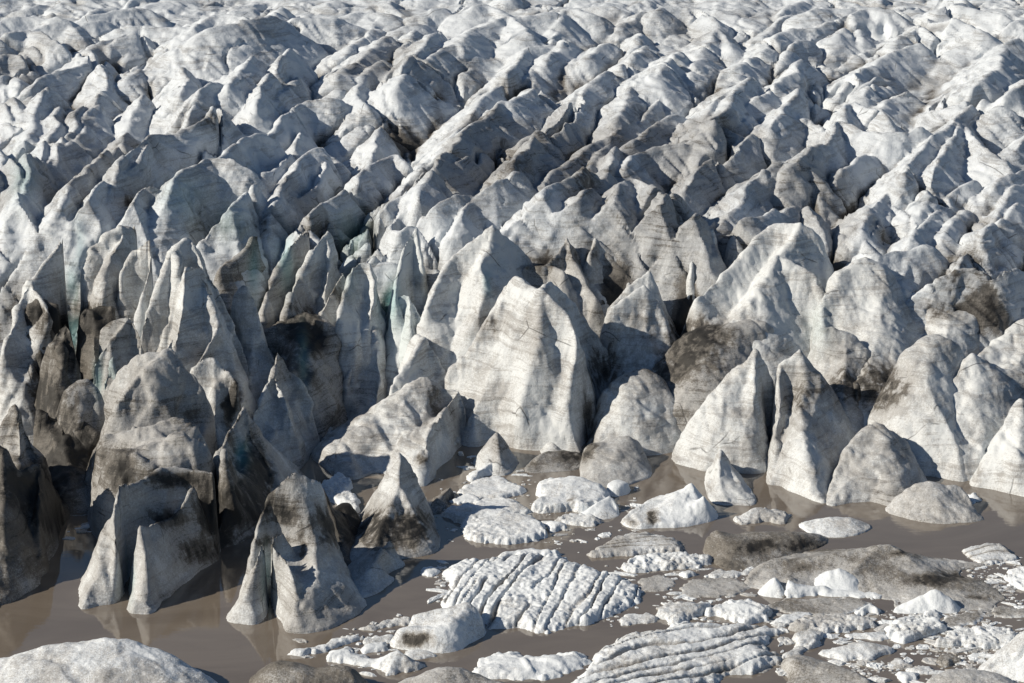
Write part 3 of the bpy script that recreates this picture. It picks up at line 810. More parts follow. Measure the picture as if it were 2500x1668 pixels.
serac('long white ice slope hanging over a deep teal cleft at the far left',
      [(-10, 1090), (60, 1110), (150, 1070), (180, 980), (60, 950), (-10, 1000)], [[(165, 560, 975), (120, 630, 995), (72, 690, 1010)], [(72, 690, 1010), (30, 800, 1045), (12, 860, 1065)], [(72, 690, 1010), (110, 760, 1040)]], block=.42, dirt0=.03, p=1.2)
serac('brown gravel-covered ice block, left one of the rubble pair', [(58, 1060), (150, 1080), (155, 1010), (70, 1000)], [[(72, 742, 1030), (105, 728, 1025), (140, 742, 1030)]], p=1.9, block=.42, dirt0=.55)
serac('brown gravel-covered ice block, right one of the rubble pair', [(190, 1065), (288, 1065), (284, 1000), (195, 1000)], [[(205, 762, 1030), (240, 742, 1025), (282, 755, 1030)]], p=1.9, block=.42, dirt0=.55)
serac('stained ragged crag below the two brown gravel-covered blocks', [(84, 1130), (190, 1145), (205, 1060), (95, 1050)], [[(125, 840, 1090), (158, 785, 1085), (185, 865, 1100)], [(158, 785, 1085), (150, 900, 1110)]], p=1.4, block=.42, dirt0=.34)
serac('small white peak right of the broad grey dome', [(470, 1170), (560, 1190), (605, 1130), (540, 1080), (465, 1100)], [[(472, 892, 1130), (507, 864, 1125), (540, 890, 1128), (574, 936, 1138)]], p=1.3, block=.42, dirt0=.08)
serac('blunt shaded ice cone right of the twin-column serac', [(556, 1070), (665, 1075), (700, 1005), (620, 955), (560, 980)], [[(570, 728, 1010), (593, 695, 1010), (616, 722, 1012), (640, 810, 1025), (668, 875, 1040)]], p=1.15, block=.42, dirt0=.1)
serac('steep shaded pyramid with a sunlit nick near its tip, beside the narrow inlet',
      [(597, 1200), (700, 1165), (775, 1090), (765, 1030), (680, 1005), (615, 1080)], [[(679, 857, 1070), (666, 907, 1090), (620, 1010, 1130)], [(679, 857, 1070), (720, 910, 1070), (762, 985, 1078)], [(668, 905, 1092), (700, 1000, 1115), (722, 1060, 1125)]], block=.42, dirt0=.08)
serac('sharp curved blade with a long shaded flank, right behind the domed tower',
      [(512, 1335), (600, 1318), (690, 1250), (735, 1160), (650, 1105), (560, 1150), (518, 1240)], [[(593, 993, 1200), (562, 1050, 1230), (535, 1110, 1260)], [(593, 993, 1200), (612, 1050, 1212), (655, 1120, 1222), (680, 1210, 1240)], [(548, 1095, 1285), (562, 1180, 1305), (572, 1250, 1315)]], block=.42, dirt0=.16)
serac('leaning double-topped column catching the sun, left of the big central pyramid',
      [(818, 1010), (930, 1005), (965, 930), (885, 895), (820, 930)], [[(862, 648, 955), (880, 640, 950), (903, 645, 950)], [(862, 648, 955), (848, 700, 972), (830, 765, 990)], [(903, 645, 950), (908, 720, 970), (895, 800, 985)]], block=.42, dirt0=0, p=1.3)
serac('smooth shaded pyramid with a small sunlit tip, left of the big central pyramid',
      [(775, 1010), (840, 1030), (916, 1045), (1005, 965), (960, 915), (830, 925)], [[(905, 722, 965), (905, 775, 975), (880, 850, 992), (850, 920, 1010)], [(905, 775, 975), (926, 900, 1010), (920, 980, 1035)]], block=.42, dirt0=.04)
serac('white-edged pyramid in front of the smooth shaded pyramid', [(925, 1050), (1010, 1072), (1100, 1042), (1115, 970), (1020, 945), (945, 980)],
      [[(1012, 812, 1000), (1035, 825, 1012), (1000, 880, 1035), (958, 940, 1050)], [(1035, 825, 1012), (1070, 870, 1015), (1095, 945, 1022)]], block=.42, dirt0=.02)
serac('long shadowed ice ridge with a pale thumb-like pillar, beside the inlet',
      [(757, 1112), (800, 1150), (850, 1172), (930, 1155), (985, 1175), (1040, 1187), (1075, 1135), (1120, 1098), (1150, 1040), (1080, 1005), (900, 1015), (800, 1060)],
      [[(820, 1072, 1120), (884, 1050, 1112), (960, 985, 1085), (1010, 935, 1065), (1044, 918, 1058), (1080, 950, 1058), (1116, 956, 1062), (1136, 1040, 1078)], [(1062, 1030, 1125), (1042, 1070, 1145), (1030, 1130, 1168)], [(1116, 956, 1062), (1085, 1000, 1095), (1062, 1030, 1125)]], block=.42, dirt0=.16, p=1.1)
serac('biggest sunlit pyramid in the centre with two ribs running down to the water',
      [(1120, 1080), (1160, 1092), (1200, 1085), (1277, 1098), (1340, 1102), (1416, 1108), (1432, 1075), (1470, 1060), (1505, 980), (1420, 925), (1250, 920), (1110, 955), (1070, 1020)],
      [[(1232, 720, 1005), (1264, 680, 1005), (1295, 700, 1020), (1321, 704, 1030), (1341, 686, 1010), (1400, 740, 1000), (1475, 845, 1000)], [(1321, 704, 1030), (1310, 822, 1058), (1290, 900, 1072), (1277, 986, 1086)],
       [(1321, 704, 1030), (1380, 761, 1045), (1405, 829, 1062), (1387, 943, 1082), (1379, 1011, 1092), (1405, 1085, 1102)], [(1264, 680, 1005), (1200, 770, 1020), (1150, 850, 1032), (1100, 900, 1035)]], dirt0=.07, p=1.05, rnd=.6)
serac('round-shouldered grey serac right of the big central pyramid', [(1432, 1100), (1480, 1110), (1560, 1114), (1655, 1100), (1690, 1050), (1620, 995), (1500, 995), (1448, 1040)],
      [[(1478, 958, 1062), (1520, 920, 1052), (1573, 905, 1046), (1602, 935, 1052), (1632, 970, 1062)], [(1525, 918, 1052), (1535, 975, 1075), (1502, 1050, 1095)]], p=1.4, rnd=.7, dirt0=.16)
serac('brown-streaked low mound behind the round-shouldered grey serac', [(1590, 1080), (1760, 1090), (1885, 1040), (1875, 950), (1700, 930), (1590, 970)],
      [[(1590, 905, 1020), (1680, 830, 1005), (1760, 798, 1000), (1860, 785, 995), (1910, 830, 995)], [(1760, 798, 1000), (1740, 880, 1035)]], p=1.7, dirt0=.38, rnd=1)
serac('left peak of the grey pair at right with a diagonal crack', [(1640, 1122), (1700, 1146), (1735, 1152), (1800, 1156), (1865, 1153), (1885, 1110), (1870, 1050), (1760, 1020), (1680, 1060)],
      [[(1846, 854, 1080), (1780, 930, 1092), (1700, 1020, 1108), (1655, 1095, 1117)], [(1846, 854, 1080), (1872, 890, 1078), (1890, 940, 1082)], [(1846, 854, 1080), (1838, 960, 1108), (1830, 1080, 1138)]], dirt0=.14, p=1.2, rnd=.6)
serac('right peak of the grey pair at right, narrow top above a sunlit leg', [(1873, 1178), (1910, 1189), (1960, 1212), (2010, 1228), (2040, 1190), (2105, 1112), (2090, 1055), (1980, 1030), (1890, 1050), (1880, 1120)],
      [[(1953, 854, 1080), (1925, 872, 1082), (1900, 890, 1085)], [(1953, 854, 1080), (1968, 930, 1098), (1958, 1010, 1135), (1972, 1100, 1182), (1990, 1212, 1222)], [(1953, 854, 1080), (1990, 940, 1082), (2017, 985, 1088), (2092, 1052, 1098)], [(1905, 890, 1085), (1900, 1020, 1125), (1890, 1140, 1168)]], dirt0=.14, p=1.05, rnd=.6)
serac('saddle-shaped hump with two legs in the water, right of the grey pair', [(2018, 1222), (2040, 1236), (2120, 1225), (2200, 1236), (2264, 1190), (2240, 1140), (2150, 1095), (2070, 1115), (2033, 1180)],
      [[(2139, 1036, 1150), (2085, 1070, 1166), (2045, 1150, 1195), (2028, 1212, 1220)], [(2139, 1036, 1150), (2190, 1070, 1152), (2232, 1135, 1168)], [(2139, 1036, 1150), (2180, 1130, 1190), (2205, 1210, 1224)]], p=1.2, rnd=.7, dirt0=.2)
serac('rounded white-grey tower behind the saddle-shaped hump', [(2118, 1122), (2200, 1152), (2300, 1167), (2370, 1172), (2395, 1120), (2360, 1035), (2220, 1005), (2118, 1060)],
      [[(2240, 850, 1070), (2278, 820, 1060), (2320, 835, 1060), (2358, 885, 1062)], [(2240, 850, 1070), (2190, 920, 1082), (2138, 1000, 1096)]], p=1.6, rnd=1.0, dirt0=.12)
serac('broad pyramid near the right edge with a shaded right face', [(2212, 1152), (2280, 1164), (2370, 1174), (2440, 1150), (2590, 1120), (2590, 1040), (2400, 995), (2270, 1040)],
      [[(2375, 868, 1070), (2340, 920, 1088), (2290, 1010, 1115), (2250, 1100, 1144)], [(2375, 868, 1070), (2450, 900, 1062), (2560, 930, 1060)], [(2375, 868, 1070), (2385, 960, 1105), (2400, 1090, 1150)]], dirt0=.12, p=1.2, rnd=.7)
serac('white serac cut off by the right edge at the waterline', [(2366, 1180), (2420, 1192), (2500, 1212), (2600, 1225), (2600, 1120), (2480, 1095), (2400, 1130)],
      [[(2493, 972, 1130), (2450, 1050, 1152), (2400, 1150, 1177)], [(2493, 972, 1130), (2580, 990, 1122)], [(2493, 972, 1130), (2490, 1100, 1182)]], dirt0=.08, p=1.1, rnd=.6)
serac('black-footed pyramid with a sunlit tip, in the middle of the inlet', [(858, 1378), (930, 1374), (1000, 1363), (1070, 1343), (1062, 1280), (1032, 1230), (950, 1215), (880, 1255), (848, 1330)],
      [[(971, 1107, 1270), (955, 1150, 1277), (920, 1215, 1290)], [(971, 1107, 1270), (1008, 1154, 1270), (1026, 1209, 1270), (1057, 1262, 1278)], [(971, 1107, 1270), (975, 1180, 1292), (1000, 1227, 1312), (1038, 1300, 1332)], [(975, 1180, 1292), (940, 1260, 1330), (910, 1340, 1365)]], dirt0=.14)
serac('black ice fin behind the domed tower', [(780, 1375), (835, 1395), (872, 1370), (868, 1290), (795, 1280)], [[(786, 1185, 1315), (815, 1255, 1332), (842, 1345, 1365)]], dirt0=.5)
serac('small black hump between the domed tower and the black-footed pyramid', [(808, 1345), (872, 1335), (878, 1270), (815, 1275)], [[(815, 1245, 1300), (846, 1228, 1292), (870, 1270, 1302)]], p=1.6, dirt0=.6)
serac('low rubbly ice foot in shadow, in front of the black-footed pyramid', [(855, 1445), (885, 1460), (935, 1442), (962, 1415), (945, 1402), (990, 1380), (955, 1358), (900, 1350), (845, 1385)],
      [[(930, 1336, 1392), (905, 1380, 1418), (888, 1425, 1440)], [(930, 1336, 1392), (962, 1362, 1385), (985, 1377, 1382)], [(948, 1316, 1375), (950, 1350, 1378)]], dirt0=.12)
serac('small grey cone standing in the water before the central pyramid', [(1163, 1148), (1230, 1162), (1268, 1130), (1222, 1098), (1172, 1110)], [[(1212, 1056, 1125), (1195, 1112, 1138)], [(1212, 1056, 1125), (1242, 1102, 1128)], [(1212, 1056, 1125), (1222, 1120, 1148)]], dirt0=.14)
serac('slim pillar at the foot of the central pyramid', [(1322, 1108), (1378, 1112), (1374, 1072), (1326, 1074)], [[(1338, 1052, 1090), (1345, 1068, 1092), (1352, 1090, 1098)]], dirt0=.08)
serac('dark wedge of ice lying at the foot of the central pyramid', [(1280, 1152), (1340, 1154), (1420, 1142), (1436, 1112), (1380, 1098), (1308, 1115)], [[(1305, 1128, 1140), (1338, 1100, 1125), (1410, 1106, 1122)]], dirt0=.42)
serac('dark grey rounded rock-like ice right of the dark wedge', [(1418, 1168), (1445, 1188), (1520, 1188), (1560, 1176), (1592, 1162), (1575, 1118), (1480, 1100), (1422, 1120)],
      [[(1432, 1100, 1135), (1450, 1082, 1132), (1490, 1085, 1130), (1530, 1063, 1120), (1560, 1095, 1126)], [(1490, 1085, 1130), (1530, 1140, 1158), (1552, 1165, 1168)]], p=1.7, dirt0=.26)
serac('twisted ice fin standing alone in the water', [(1718, 1182), (1738, 1226), (1790, 1234), (1848, 1231), (1828, 1190), (1790, 1148), (1732, 1142)],
      [[(1760, 1094, 1165), (1750, 1140, 1178), (1728, 1182, 1194)], [(1760, 1094, 1165), (1790, 1150, 1182), (1838, 1222, 1228)], [(1760, 1094, 1165), (1762, 1180, 1208), (1775, 1222, 1230)]], dirt0=.12)

# second row, behind the front
serac('tall pyramid with a ragged arete, left behind the biggest central pyramid', [(1010, 1005), (1120, 1015), (1230, 1000), (1340, 960), (1325, 885), (1200, 865), (1050, 895)],
      [[(1202, 550, 930), (1150, 590, 935), (1100, 630, 945), (1070, 690, 965), (1045, 750, 988)], [(1202, 550, 930), (1190, 600, 942), (1175, 646, 958), (1183, 700, 975), (1166, 765, 995)], [(1202, 550, 930), (1260, 600, 922), (1320, 670, 925)]], grow=1.3, rnd=.5, dirt0=.06, p=1.0)
serac('steep ice column beside the blue cleft, left of the ragged-arete pyramid', [(930, 1000), (1030, 1010), (1065, 940), (1020, 895), (935, 920)], [[(1016, 558, 925), (990, 600, 935), (975, 650, 948), (966, 730, 970)], [(1016, 558, 925), (1030, 640, 940)]], grow=1.3, rnd=.5, dirt0=.02, teal0=.05)
serac('blue-shaded smooth pyramid tucked left of the central pyramid', [(945, 1000), (1055, 1005), (1070, 940), (950, 930)], [[(975, 722, 965), (1002, 720, 965), (1040, 795, 980)], [(1002, 720, 965), (1005, 800, 990)]], grow=1.3, rnd=.5, dirt0=.02, teal0=.12)
serac('dark twisted knot of dirty ice right above the central pyramid', [(1270, 1000), (1400, 1010), (1510, 970), (1510, 890), (1300, 880)],
      [[(1387, 580, 910), (1360, 620, 922), (1325, 648, 932), (1280, 645, 930)], [(1387, 580, 910), (1412, 650, 930), (1455, 725, 950)], [(1340, 645, 930), (1375, 660, 940)]], grow=1.3, rnd=.5, dirt0=.32)
serac('small sunlit tooth right of the dark twisted knot', [(1418, 965), (1530, 970), (1575, 890), (1430, 875)], [[(1452, 580, 900), (1437, 622, 915)], [(1452, 580, 900), (1500, 622, 905), (1535, 690, 920)]], grow=1.3, rnd=.5, dirt0=.08, p=1.1)
serac('crisp white double-edged peak above the dark basin', [(1478, 1000), (1640, 1025), (1690, 950), (1600, 895), (1485, 930)],
      [[(1584, 661, 950), (1530, 704, 957), (1488, 748, 965)], [(1573, 698, 968), (1540, 714, 973), (1488, 755, 982)], [(1573, 698, 968), (1600, 730, 970), (1625, 795, 980)], [(1584, 661, 950), (1600, 720, 950)]], grow=1.3, rnd=.5, dirt0=0, p=.9)
serac('huge bright slope with a black crack, right of the dark basin', [(1670, 1000), (1800, 1045), (1960, 1045), (2045, 980), (2055, 890), (1900, 845), (1740, 875)],
      [[(1957, 545, 905), (1935, 580, 918), (1903, 628, 935)], [(1903, 628, 935), (1964, 655, 945), (1990, 675, 950), (2004, 728, 962)], [(1957, 545, 905), (1890, 548, 900), (1832, 596, 915), (1795, 640, 930), (1750, 690, 950), (1703, 728, 968)], [(1957, 545, 905), (1992, 570, 905), (2003, 650, 918)], [(1903, 628, 935), (1850, 705, 968), (1790, 780, 990)]], grow=1.3, rnd=.5, dirt0=.04, p=1.05)
serac('upright ice rib on the left side of the huge bright slope', [(1655, 985), (1740, 995), (1800, 920), (1765, 865), (1675, 885)], [[(1742, 558, 895), (1703, 596, 908), (1690, 668, 935)], [(1742, 558, 895), (1750, 640, 912)]], grow=1.3, rnd=.5, dirt0=.08)
serac('tall shaded dome with a groove down its face, right of the huge bright slope', [(1985, 1045), (2100, 1075), (2235, 1065), (2300, 990), (2265, 905), (2120, 885), (2000, 930)],
      [[(2114, 627, 935), (2050, 661, 950), (2042, 700, 962), (2011, 729, 972), (2013, 800, 992)], [(2114, 627, 935), (2157, 668, 935), (2220, 725, 948), (2254, 825, 975)], [(2157, 668, 935), (2142, 780, 990), (2130, 840, 1010)]], grow=1.3, rnd=.5, dirt0=.10, p=1.4)
serac('low blue-grey block under the tall shaded dome', [(1985, 1075), (2100, 1095), (2140, 1020), (1990, 1000)], [[(2008, 800, 1015), (2050, 805, 1015), (2105, 850, 1025)]], grow=1.3, rnd=.5, dirt0=.16, p=1.6)
serac('pair of small ice crystals in the dark hollow under the shaded dome', [(2015, 1095), (2125, 1105), (2120, 1050), (2025, 1040)], [[(2050, 928, 1060), (2060, 985, 1075)], [(2090, 932, 1058), (2097, 1005, 1078)]], grow=1.3, rnd=.5, dirt0=.14)
serac('square-cut shaded wall right of the tall shaded dome', [(2225, 1020), (2350, 1030), (2390, 950), (2250, 925)], [[(2245, 740, 950), (2300, 748, 952), (2364, 762, 958)]], grow=1.3, rnd=.5, dirt0=.12, p=2.4)
serac('pale folded slope at the right edge above the broad pyramid', [(2320, 1065), (2460, 1070), (2620, 1010), (2620, 910), (2440, 890)],
      [[(2530, 672, 915), (2467, 700, 932), (2430, 732, 945), (2398, 748, 955)], [(2560, 755, 950), (2500, 782, 962), (2440, 832, 978), (2398, 868, 995)]], grow=1.3, rnd=.5, dirt0=.12, p=1.2)
serac('sunlit curved blade with a stained foot, right of the blunt shaded cone', [(690, 975), (760, 990), (835, 935), (835, 875), (715, 870)], [[(800, 563, 912), (768, 600, 922), (743, 643, 935), (716, 698, 955), (695, 770, 985)], [(800, 563, 912), (805, 640, 925), (790, 700, 945)]], grow=1.6, rnd=.5, block=.4, dirt0=.04)
serac('narrow shaded blade left of the sunlit curved blade', [(590, 965), (680, 980), (730, 920), (645, 880)], [[(765, 546, 900), (725, 586, 912), (690, 642, 930), (655, 710, 952), (640, 760, 970)]], grow=1.6, rnd=.5, block=.4, dirt0=.12)
serac('dark low blade behind the blunt shaded cone', [(490, 955), (600, 965), (650, 900), (540, 870)], [[(626, 571, 900), (586, 618, 912), (538, 655, 928)]], grow=1.6, rnd=.5, block=.4, dirt0=.34)
serac('thin white fin between the sunlit curved blade and the double-topped column', [(745, 1000), (830, 1010), (870, 950), (800, 915)], [[(838, 662, 950), (805, 718, 962), (782, 770, 978)]], grow=1.6, rnd=.5, block=.4, dirt0=.03)

serac('dark filler ice painted like a shaded blade flank, in the gap left of the double-topped column', [(640, 1075), (720, 1085), (840, 1050), (860, 960), (700, 930), (560, 960)], [[(600, 850, 1000), (660, 800, 990), (740, 770, 985), (820, 800, 990)], [(740, 770, 985), (720, 860, 1030), (700, 930, 1060)]], p=1.3, block=.4, dirt0=.34, rnd=.8)  # added filler; its high dirt level paints in the shade of the flank
serac('black shadowed ice wall beside the dark channel at the left', [(95, 1240), (235, 1250), (262, 1140), (110, 1115)], [[(95, 1000, 1160), (150, 1020, 1160), (200, 1035, 1165), (245, 1065, 1172)], [(150, 1020, 1160), (160, 1120, 1200)]], p=1.1, dirt0=.5, block=.5)
#FLOES#
berg('smooth grey ice mound near the right edge, below the saddle-shaped hump', [(2161, 1242), (2200, 1263), (2270, 1277), (2340, 1278), (2402, 1268), (2370, 1240), (2340, 1212), (2230, 1203)],
     [[(2195, 1210, 1240), (2240, 1182, 1236), (2278, 1174, 1235), (2305, 1186, 1235), (2342, 1190, 1235), (2378, 1242, 1252)]], p=1.15, rnd=.3, dirt0=.26)
berg('long snow-topped grey mound filling the bottom left corner', [(-100, 1720), (-60, 1640), (60, 1622), (200, 1612), (330, 1610), (420, 1628), (515, 1668), (600, 1740), (400, 1800), (-100, 1800)],
     [[(-60, 1652, 1690), (0, 1629, 1682), (60, 1610, 1672), (145, 1582, 1665), (230, 1575, 1665), (272, 1567, 1665), (320, 1580, 1670), (362, 1596, 1677), (450, 1640, 1692)]], p=1.9, dirt0=.14, rnd=.8)
berg('dark dirt-covered berg at the bottom edge, right of the corner mound', [(606, 1662), (650, 1640), (740, 1638), (850, 1655), (905, 1690), (720, 1770), (620, 1730)],
     [[(625, 1655, 1680), (660, 1630, 1680), (700, 1620, 1678), (760, 1642, 1682), (832, 1626, 1682), (860, 1655, 1695)]], p=1.6, dirt0=.5)
berg('low grey hump at the bottom edge below the tilted block', [(950, 1690), (1030, 1662), (1110, 1652), (1220, 1672), (1270, 1740), (960, 1745)], [[(985, 1668, 1690), (1050, 1645, 1688), (1092, 1636, 1688), (1150, 1650, 1692), (1215, 1668, 1700)]], p=1.7, dirt0=.26)
berg('dirty hump with a white tip at the bottom edge, right of the big ridged floe', [(1908, 1618), (1922, 1660), (1898, 1705), (2140, 1725), (2140, 1685), (2070, 1640), (1990, 1612), (1940, 1604)],
     [[(1916, 1625, 1640), (1942, 1610, 1640), (1990, 1625, 1650), (2050, 1630, 1660), (2110, 1662, 1690)]], p=1.7, dirt0=.34)
berg('low smooth grey hump at the bottom edge near the right corner', [(2255, 1680), (2300, 1656), (2400, 1648), (2480, 1668), (2500, 1720), (2260, 1730)], [[(2275, 1662, 1690), (2330, 1643, 1684), (2400, 1647, 1684), (2460, 1668, 1695)]], p=1.8, dirt0=.28)
berg('smooth pale slope rising at the right edge in the bottom corner', [(2383, 1637), (2460, 1656), (2530, 1668), (2650, 1650), (2650, 1560), (2500, 1565)], [[(2600, 1480, 1605), (2560, 1505, 1610), (2500, 1556, 1618), (2440, 1600, 1630), (2395, 1632, 1638)]], p=1.3, dirt0=.14)
berg('tilted white block with a black front face, left of the ridged floe', [(961, 1582), (1010, 1589), (1066, 1593), (1120, 1590), (1147, 1567), (1188, 1545), (1172, 1505), (1110, 1508), (1005, 1540), (962, 1562)],
     [[(1008, 1502, 1545), (1080, 1488, 1540), (1142, 1476, 1535), (1165, 1500, 1540)], [(978, 1536, 1572), (1010, 1530, 1568), (1066, 1534, 1575)], [(1142, 1476, 1535), (1110, 1510, 1560), (1068, 1534, 1575)]], p=1.7, dirt0=.06, rnd=.08, warp=.12, smooth_k=.1, stain=True)
floe('large white floe scored by parallel furrows, in the middle of the water', [(1080, 1482), (1095, 1440), (1082, 1400), (1130, 1378), (1200, 1366), (1300, 1358), (1370, 1362), (1400, 1378), (1450, 1392), (1500, 1408), (1540, 1428), (1562, 1446), (1548, 1475), (1520, 1495), (1470, 1515), (1400, 1530), (1350, 1542), (1320, 1550), (1270, 1535), (1190, 1537), (1178, 1522), (1110, 1502)],
     slab=1.15, edge=.7, ridged=(150, 520, 1.7, .75), knob=.16, dirt0=-.06)
floe('big dirty-white floe with long parallel ridges at the bottom edge', [(1385, 1700), (1400, 1660), (1440, 1625), (1452, 1600), (1482, 1575), (1540, 1555), (1600, 1545), (1650, 1530), (1700, 1528), (1760, 1530), (1830, 1532), (1880, 1536), (1912, 1546), (1880, 1562), (1872, 1590), (1905, 1602), (1908, 1620), (1870, 1640), (1800, 1650), (1740, 1670), (1650, 1730), (1450, 1730)],
     slab=1.3, edge=.8, ridged=(500, 330, 1.9, .9), knob=.08, dirt0=.10)
floe('flat-topped white berg with black streaks below the dark grey rounded ice', [(1297, 1249), (1318, 1225), (1308, 1192), (1370, 1182), (1440, 1190), (1482, 1206), (1492, 1222), (1450, 1246), (1380, 1251)],
     [[(1307, 1187, 1215), (1355, 1182, 1210), (1400, 1165, 1200), (1455, 1180, 1210), (1478, 1205, 1220)]], slab=1.3, p=2.0, dirt0=.06, stain=True)
berg('small white ice cube perched behind the flat-topped white berg', [(1480, 1207), (1502, 1214), (1534, 1207), (1534, 1188), (1488, 1187)], [[(1492, 1180, 1202), (1512, 1176, 1200), (1526, 1179, 1200)]], p=3, dirt0=-.05)
berg('small white wedge with a sharp corner before the flat-topped white berg', [(1402, 1262), (1440, 1266), (1480, 1267), (1514, 1256), (1500, 1228), (1465, 1235)], [[(1440, 1242, 1257), (1488, 1210, 1243), (1506, 1236, 1250)]], p=1.0, rnd=.08, warp=.1, smooth_k=.08, dirt0=-.05)
berg('bright white iceberg with two upright horns at its right end', [(1515, 1276), (1550, 1292), (1600, 1289), (1650, 1288), (1700, 1281), (1754, 1268), (1737, 1240), (1690, 1222), (1600, 1218), (1550, 1250)],
     [[(1520, 1268, 1277), (1570, 1230, 1258), (1640, 1214, 1248), (1668, 1215, 1246)], [(1655, 1212, 1246), (1688, 1180, 1242), (1700, 1222, 1246)], [(1692, 1240, 1264), (1716, 1210, 1262), (1738, 1250, 1264)]], p=1.0, slab=.8, rnd=.1, warp=.1, smooth_k=.1, dirt0=-.02, stain=True)
floe('thin snowy slab with a dark right tip, near the small grey cone', [(1118, 1200), (1165, 1176), (1215, 1166), (1240, 1182), (1292, 1200), (1240, 1216), (1175, 1220), (1130, 1212)], slab=.5, dirt0=.05)
floe('narrow snowy sliver left of the overlapping slabs', [(1097, 1227), (1140, 1208), (1172, 1215), (1168, 1229)], slab=.45, dirt0=-.05)
floe('snowy slab squeezed between the dark-tipped slab and the big sloping slab', [(1155, 1240), (1175, 1221), (1240, 1222), (1292, 1246), (1286, 1258), (1220, 1256)], slab=.5, dirt0=0)
floe('big sloping blue-grey slab left of the bright two-horned iceberg', [(1080, 1256), (1130, 1240), (1180, 1244), (1260, 1260), (1310, 1275), (1338, 1310), (1280, 1326), (1220, 1330), (1150, 1321), (1128, 1305), (1118, 1277)],
     [[(1122, 1250, 1268), (1170, 1245, 1264), (1260, 1256, 1275), (1312, 1272, 1292)]], slab=.8, p=1.6, dirt0=.06, knob=.15)
floe('small snow hump touching the right end of the sloping slab', [(1325, 1276), (1370, 1278), (1382, 1290), (1345, 1298)], slab=.5)
floe('rubbly dirty floe below the small white wedge', [(1348, 1273), (1390, 1258), (1430, 1262), (1470, 1277), (1430, 1287), (1390, 1281)], [[(1420, 1268, 1276), (1442, 1257, 1272), (1462, 1272, 1278)]], slab=.4, dirt0=.12, knob=.2)
berg('black-topped berg with a white snout, before the grey saddle hump reflections', [(1722, 1338), (1735, 1372), (1765, 1390), (1810, 1391), (1880, 1376), (1960, 1352), (2017, 1326), (2002, 1308), (1930, 1306), (1800, 1312)],
     [[(1728, 1312, 1345), (1748, 1296, 1340), (1790, 1310, 1340), (1860, 1302, 1335), (1950, 1301, 1328), (2005, 1316, 1323)]], p=1.7, rnd=.2, dirt0=.42, stain=True)
berg('largest dirty mound with grey ridge lines, right side of the water', [(1813, 1420), (1850, 1442), (1910, 1456), (2000, 1451), (2100, 1453), (2170, 1462), (2190, 1488), (2260, 1494), (2340, 1493), (2420, 1490), (2442, 1468), (2452, 1450), (2405, 1420), (2345, 1400), (2400, 1386), (2395, 1374), (2280, 1364), (2220, 1350), (2050, 1342), (1900, 1362)],
     [[(1830, 1412, 1422), (1880, 1370, 1400), (1960, 1362, 1395), (2060, 1350, 1390), (2150, 1332, 1385), (2190, 1338, 1388), (2260, 1400, 1424), (2330, 1448, 1458), (2430, 1475, 1477)], [(2150, 1332, 1385), (2080, 1395, 1425), (2040, 1440, 1447)], [(1890, 1412, 1437), (1885, 1446, 1452)], [(1925, 1412, 1437), (1930, 1446, 1452)]], p=.85, dirt0=.32, rnd=.3, jag=.3, smooth_k=.15, stain=True)
berg('clean white triangular block set before the largest dirty mound', [(2178, 1496), (2260, 1497), (2344, 1495), (2318, 1472), (2220, 1472)], [[(2195, 1480, 1488), (2250, 1455, 1484), (2285, 1438, 1482), (2310, 1455, 1484), (2338, 1488, 1490)]], p=1.2, rnd=.15, dirt0=-.08)
berg('white pointed chunk at the front left foot of the largest dirty mound', [(1852, 1452), (1916, 1460), (1908, 1430), (1862, 1432)], [[(1868, 1432, 1444), (1888, 1410, 1444), (1908, 1440, 1448)]], p=1.1, rnd=.1, dirt0=-.06)
berg('white jagged apron along the front of the largest dirty mound', [(1915, 1460), (1990, 1456), (2090, 1458), (2150, 1462), (2140, 1440), (2040, 1436), (1930, 1432)], [[(1922, 1414, 1446), (1955, 1432, 1448), (2010, 1430, 1446)], [(2010, 1440, 1448), (2130, 1448, 1454)]], p=1.1, rnd=.15, dirt0=-.02, jag=.5)
berg('white snowy shoulder on the largest dirty mound', [(1985, 1442), (2085, 1450), (2100, 1422), (1995, 1412)], [[(1998, 1408, 1428), (2045, 1390, 1426), (2082, 1408, 1430)], [(2045, 1390, 1426), (2050, 1428, 1440)]], p=1.2, rnd=.3, dirt0=0)
berg('two-crested small white floe above the largest dirty mound', [(1953, 1282), (1990, 1270), (2040, 1264), (2090, 1270), (2130, 1288), (2080, 1309), (2010, 1311), (1973, 1300)], [[(1963, 1276, 1286), (2025, 1262, 1282), (2055, 1286, 1294)], [(2055, 1286, 1294), (2075, 1266, 1286), (2118, 1286, 1290)]], p=1.0, dirt0=.1)
floe('blue-shaded ragged floe with black snow, right of the two-horned iceberg', [(1791, 1271), (1820, 1255), (1860, 1245), (1890, 1250), (1930, 1257), (1915, 1279), (1870, 1275), (1820, 1284)], [[(1822, 1255, 1268), (1850, 1239, 1262), (1870, 1245, 1262)]], slab=.4, dirt0=.22, knob=.2)
floe('streaky black-and-white slab above the white crusted slab', [(1437, 1361), (1470, 1335), (1510, 1315), (1580, 1305), (1650, 1320), (1668, 1346), (1600, 1353), (1500, 1359)], [[(1480, 1330, 1338), (1560, 1308, 1325), (1640, 1318, 1330)]], slab=.8, ridged=(400, 60, 1.6, .5), dirt0=.22)
floe('white crusted slab below the streaky black-and-white slab', [(1514, 1386), (1560, 1365), (1640, 1355), (1720, 1360), (1738, 1375), (1690, 1388), (1600, 1396), (1545, 1399)], slab=.6, knob=.25, dirt0=0)
floe('flat grey pan right of the furrowed floe', [(1558, 1427), (1575, 1410), (1610, 1404), (1636, 1412), (1642, 1435), (1600, 1446), (1568, 1446)], slab=.18, edge=.2, dirt0=.3, rough=.04)
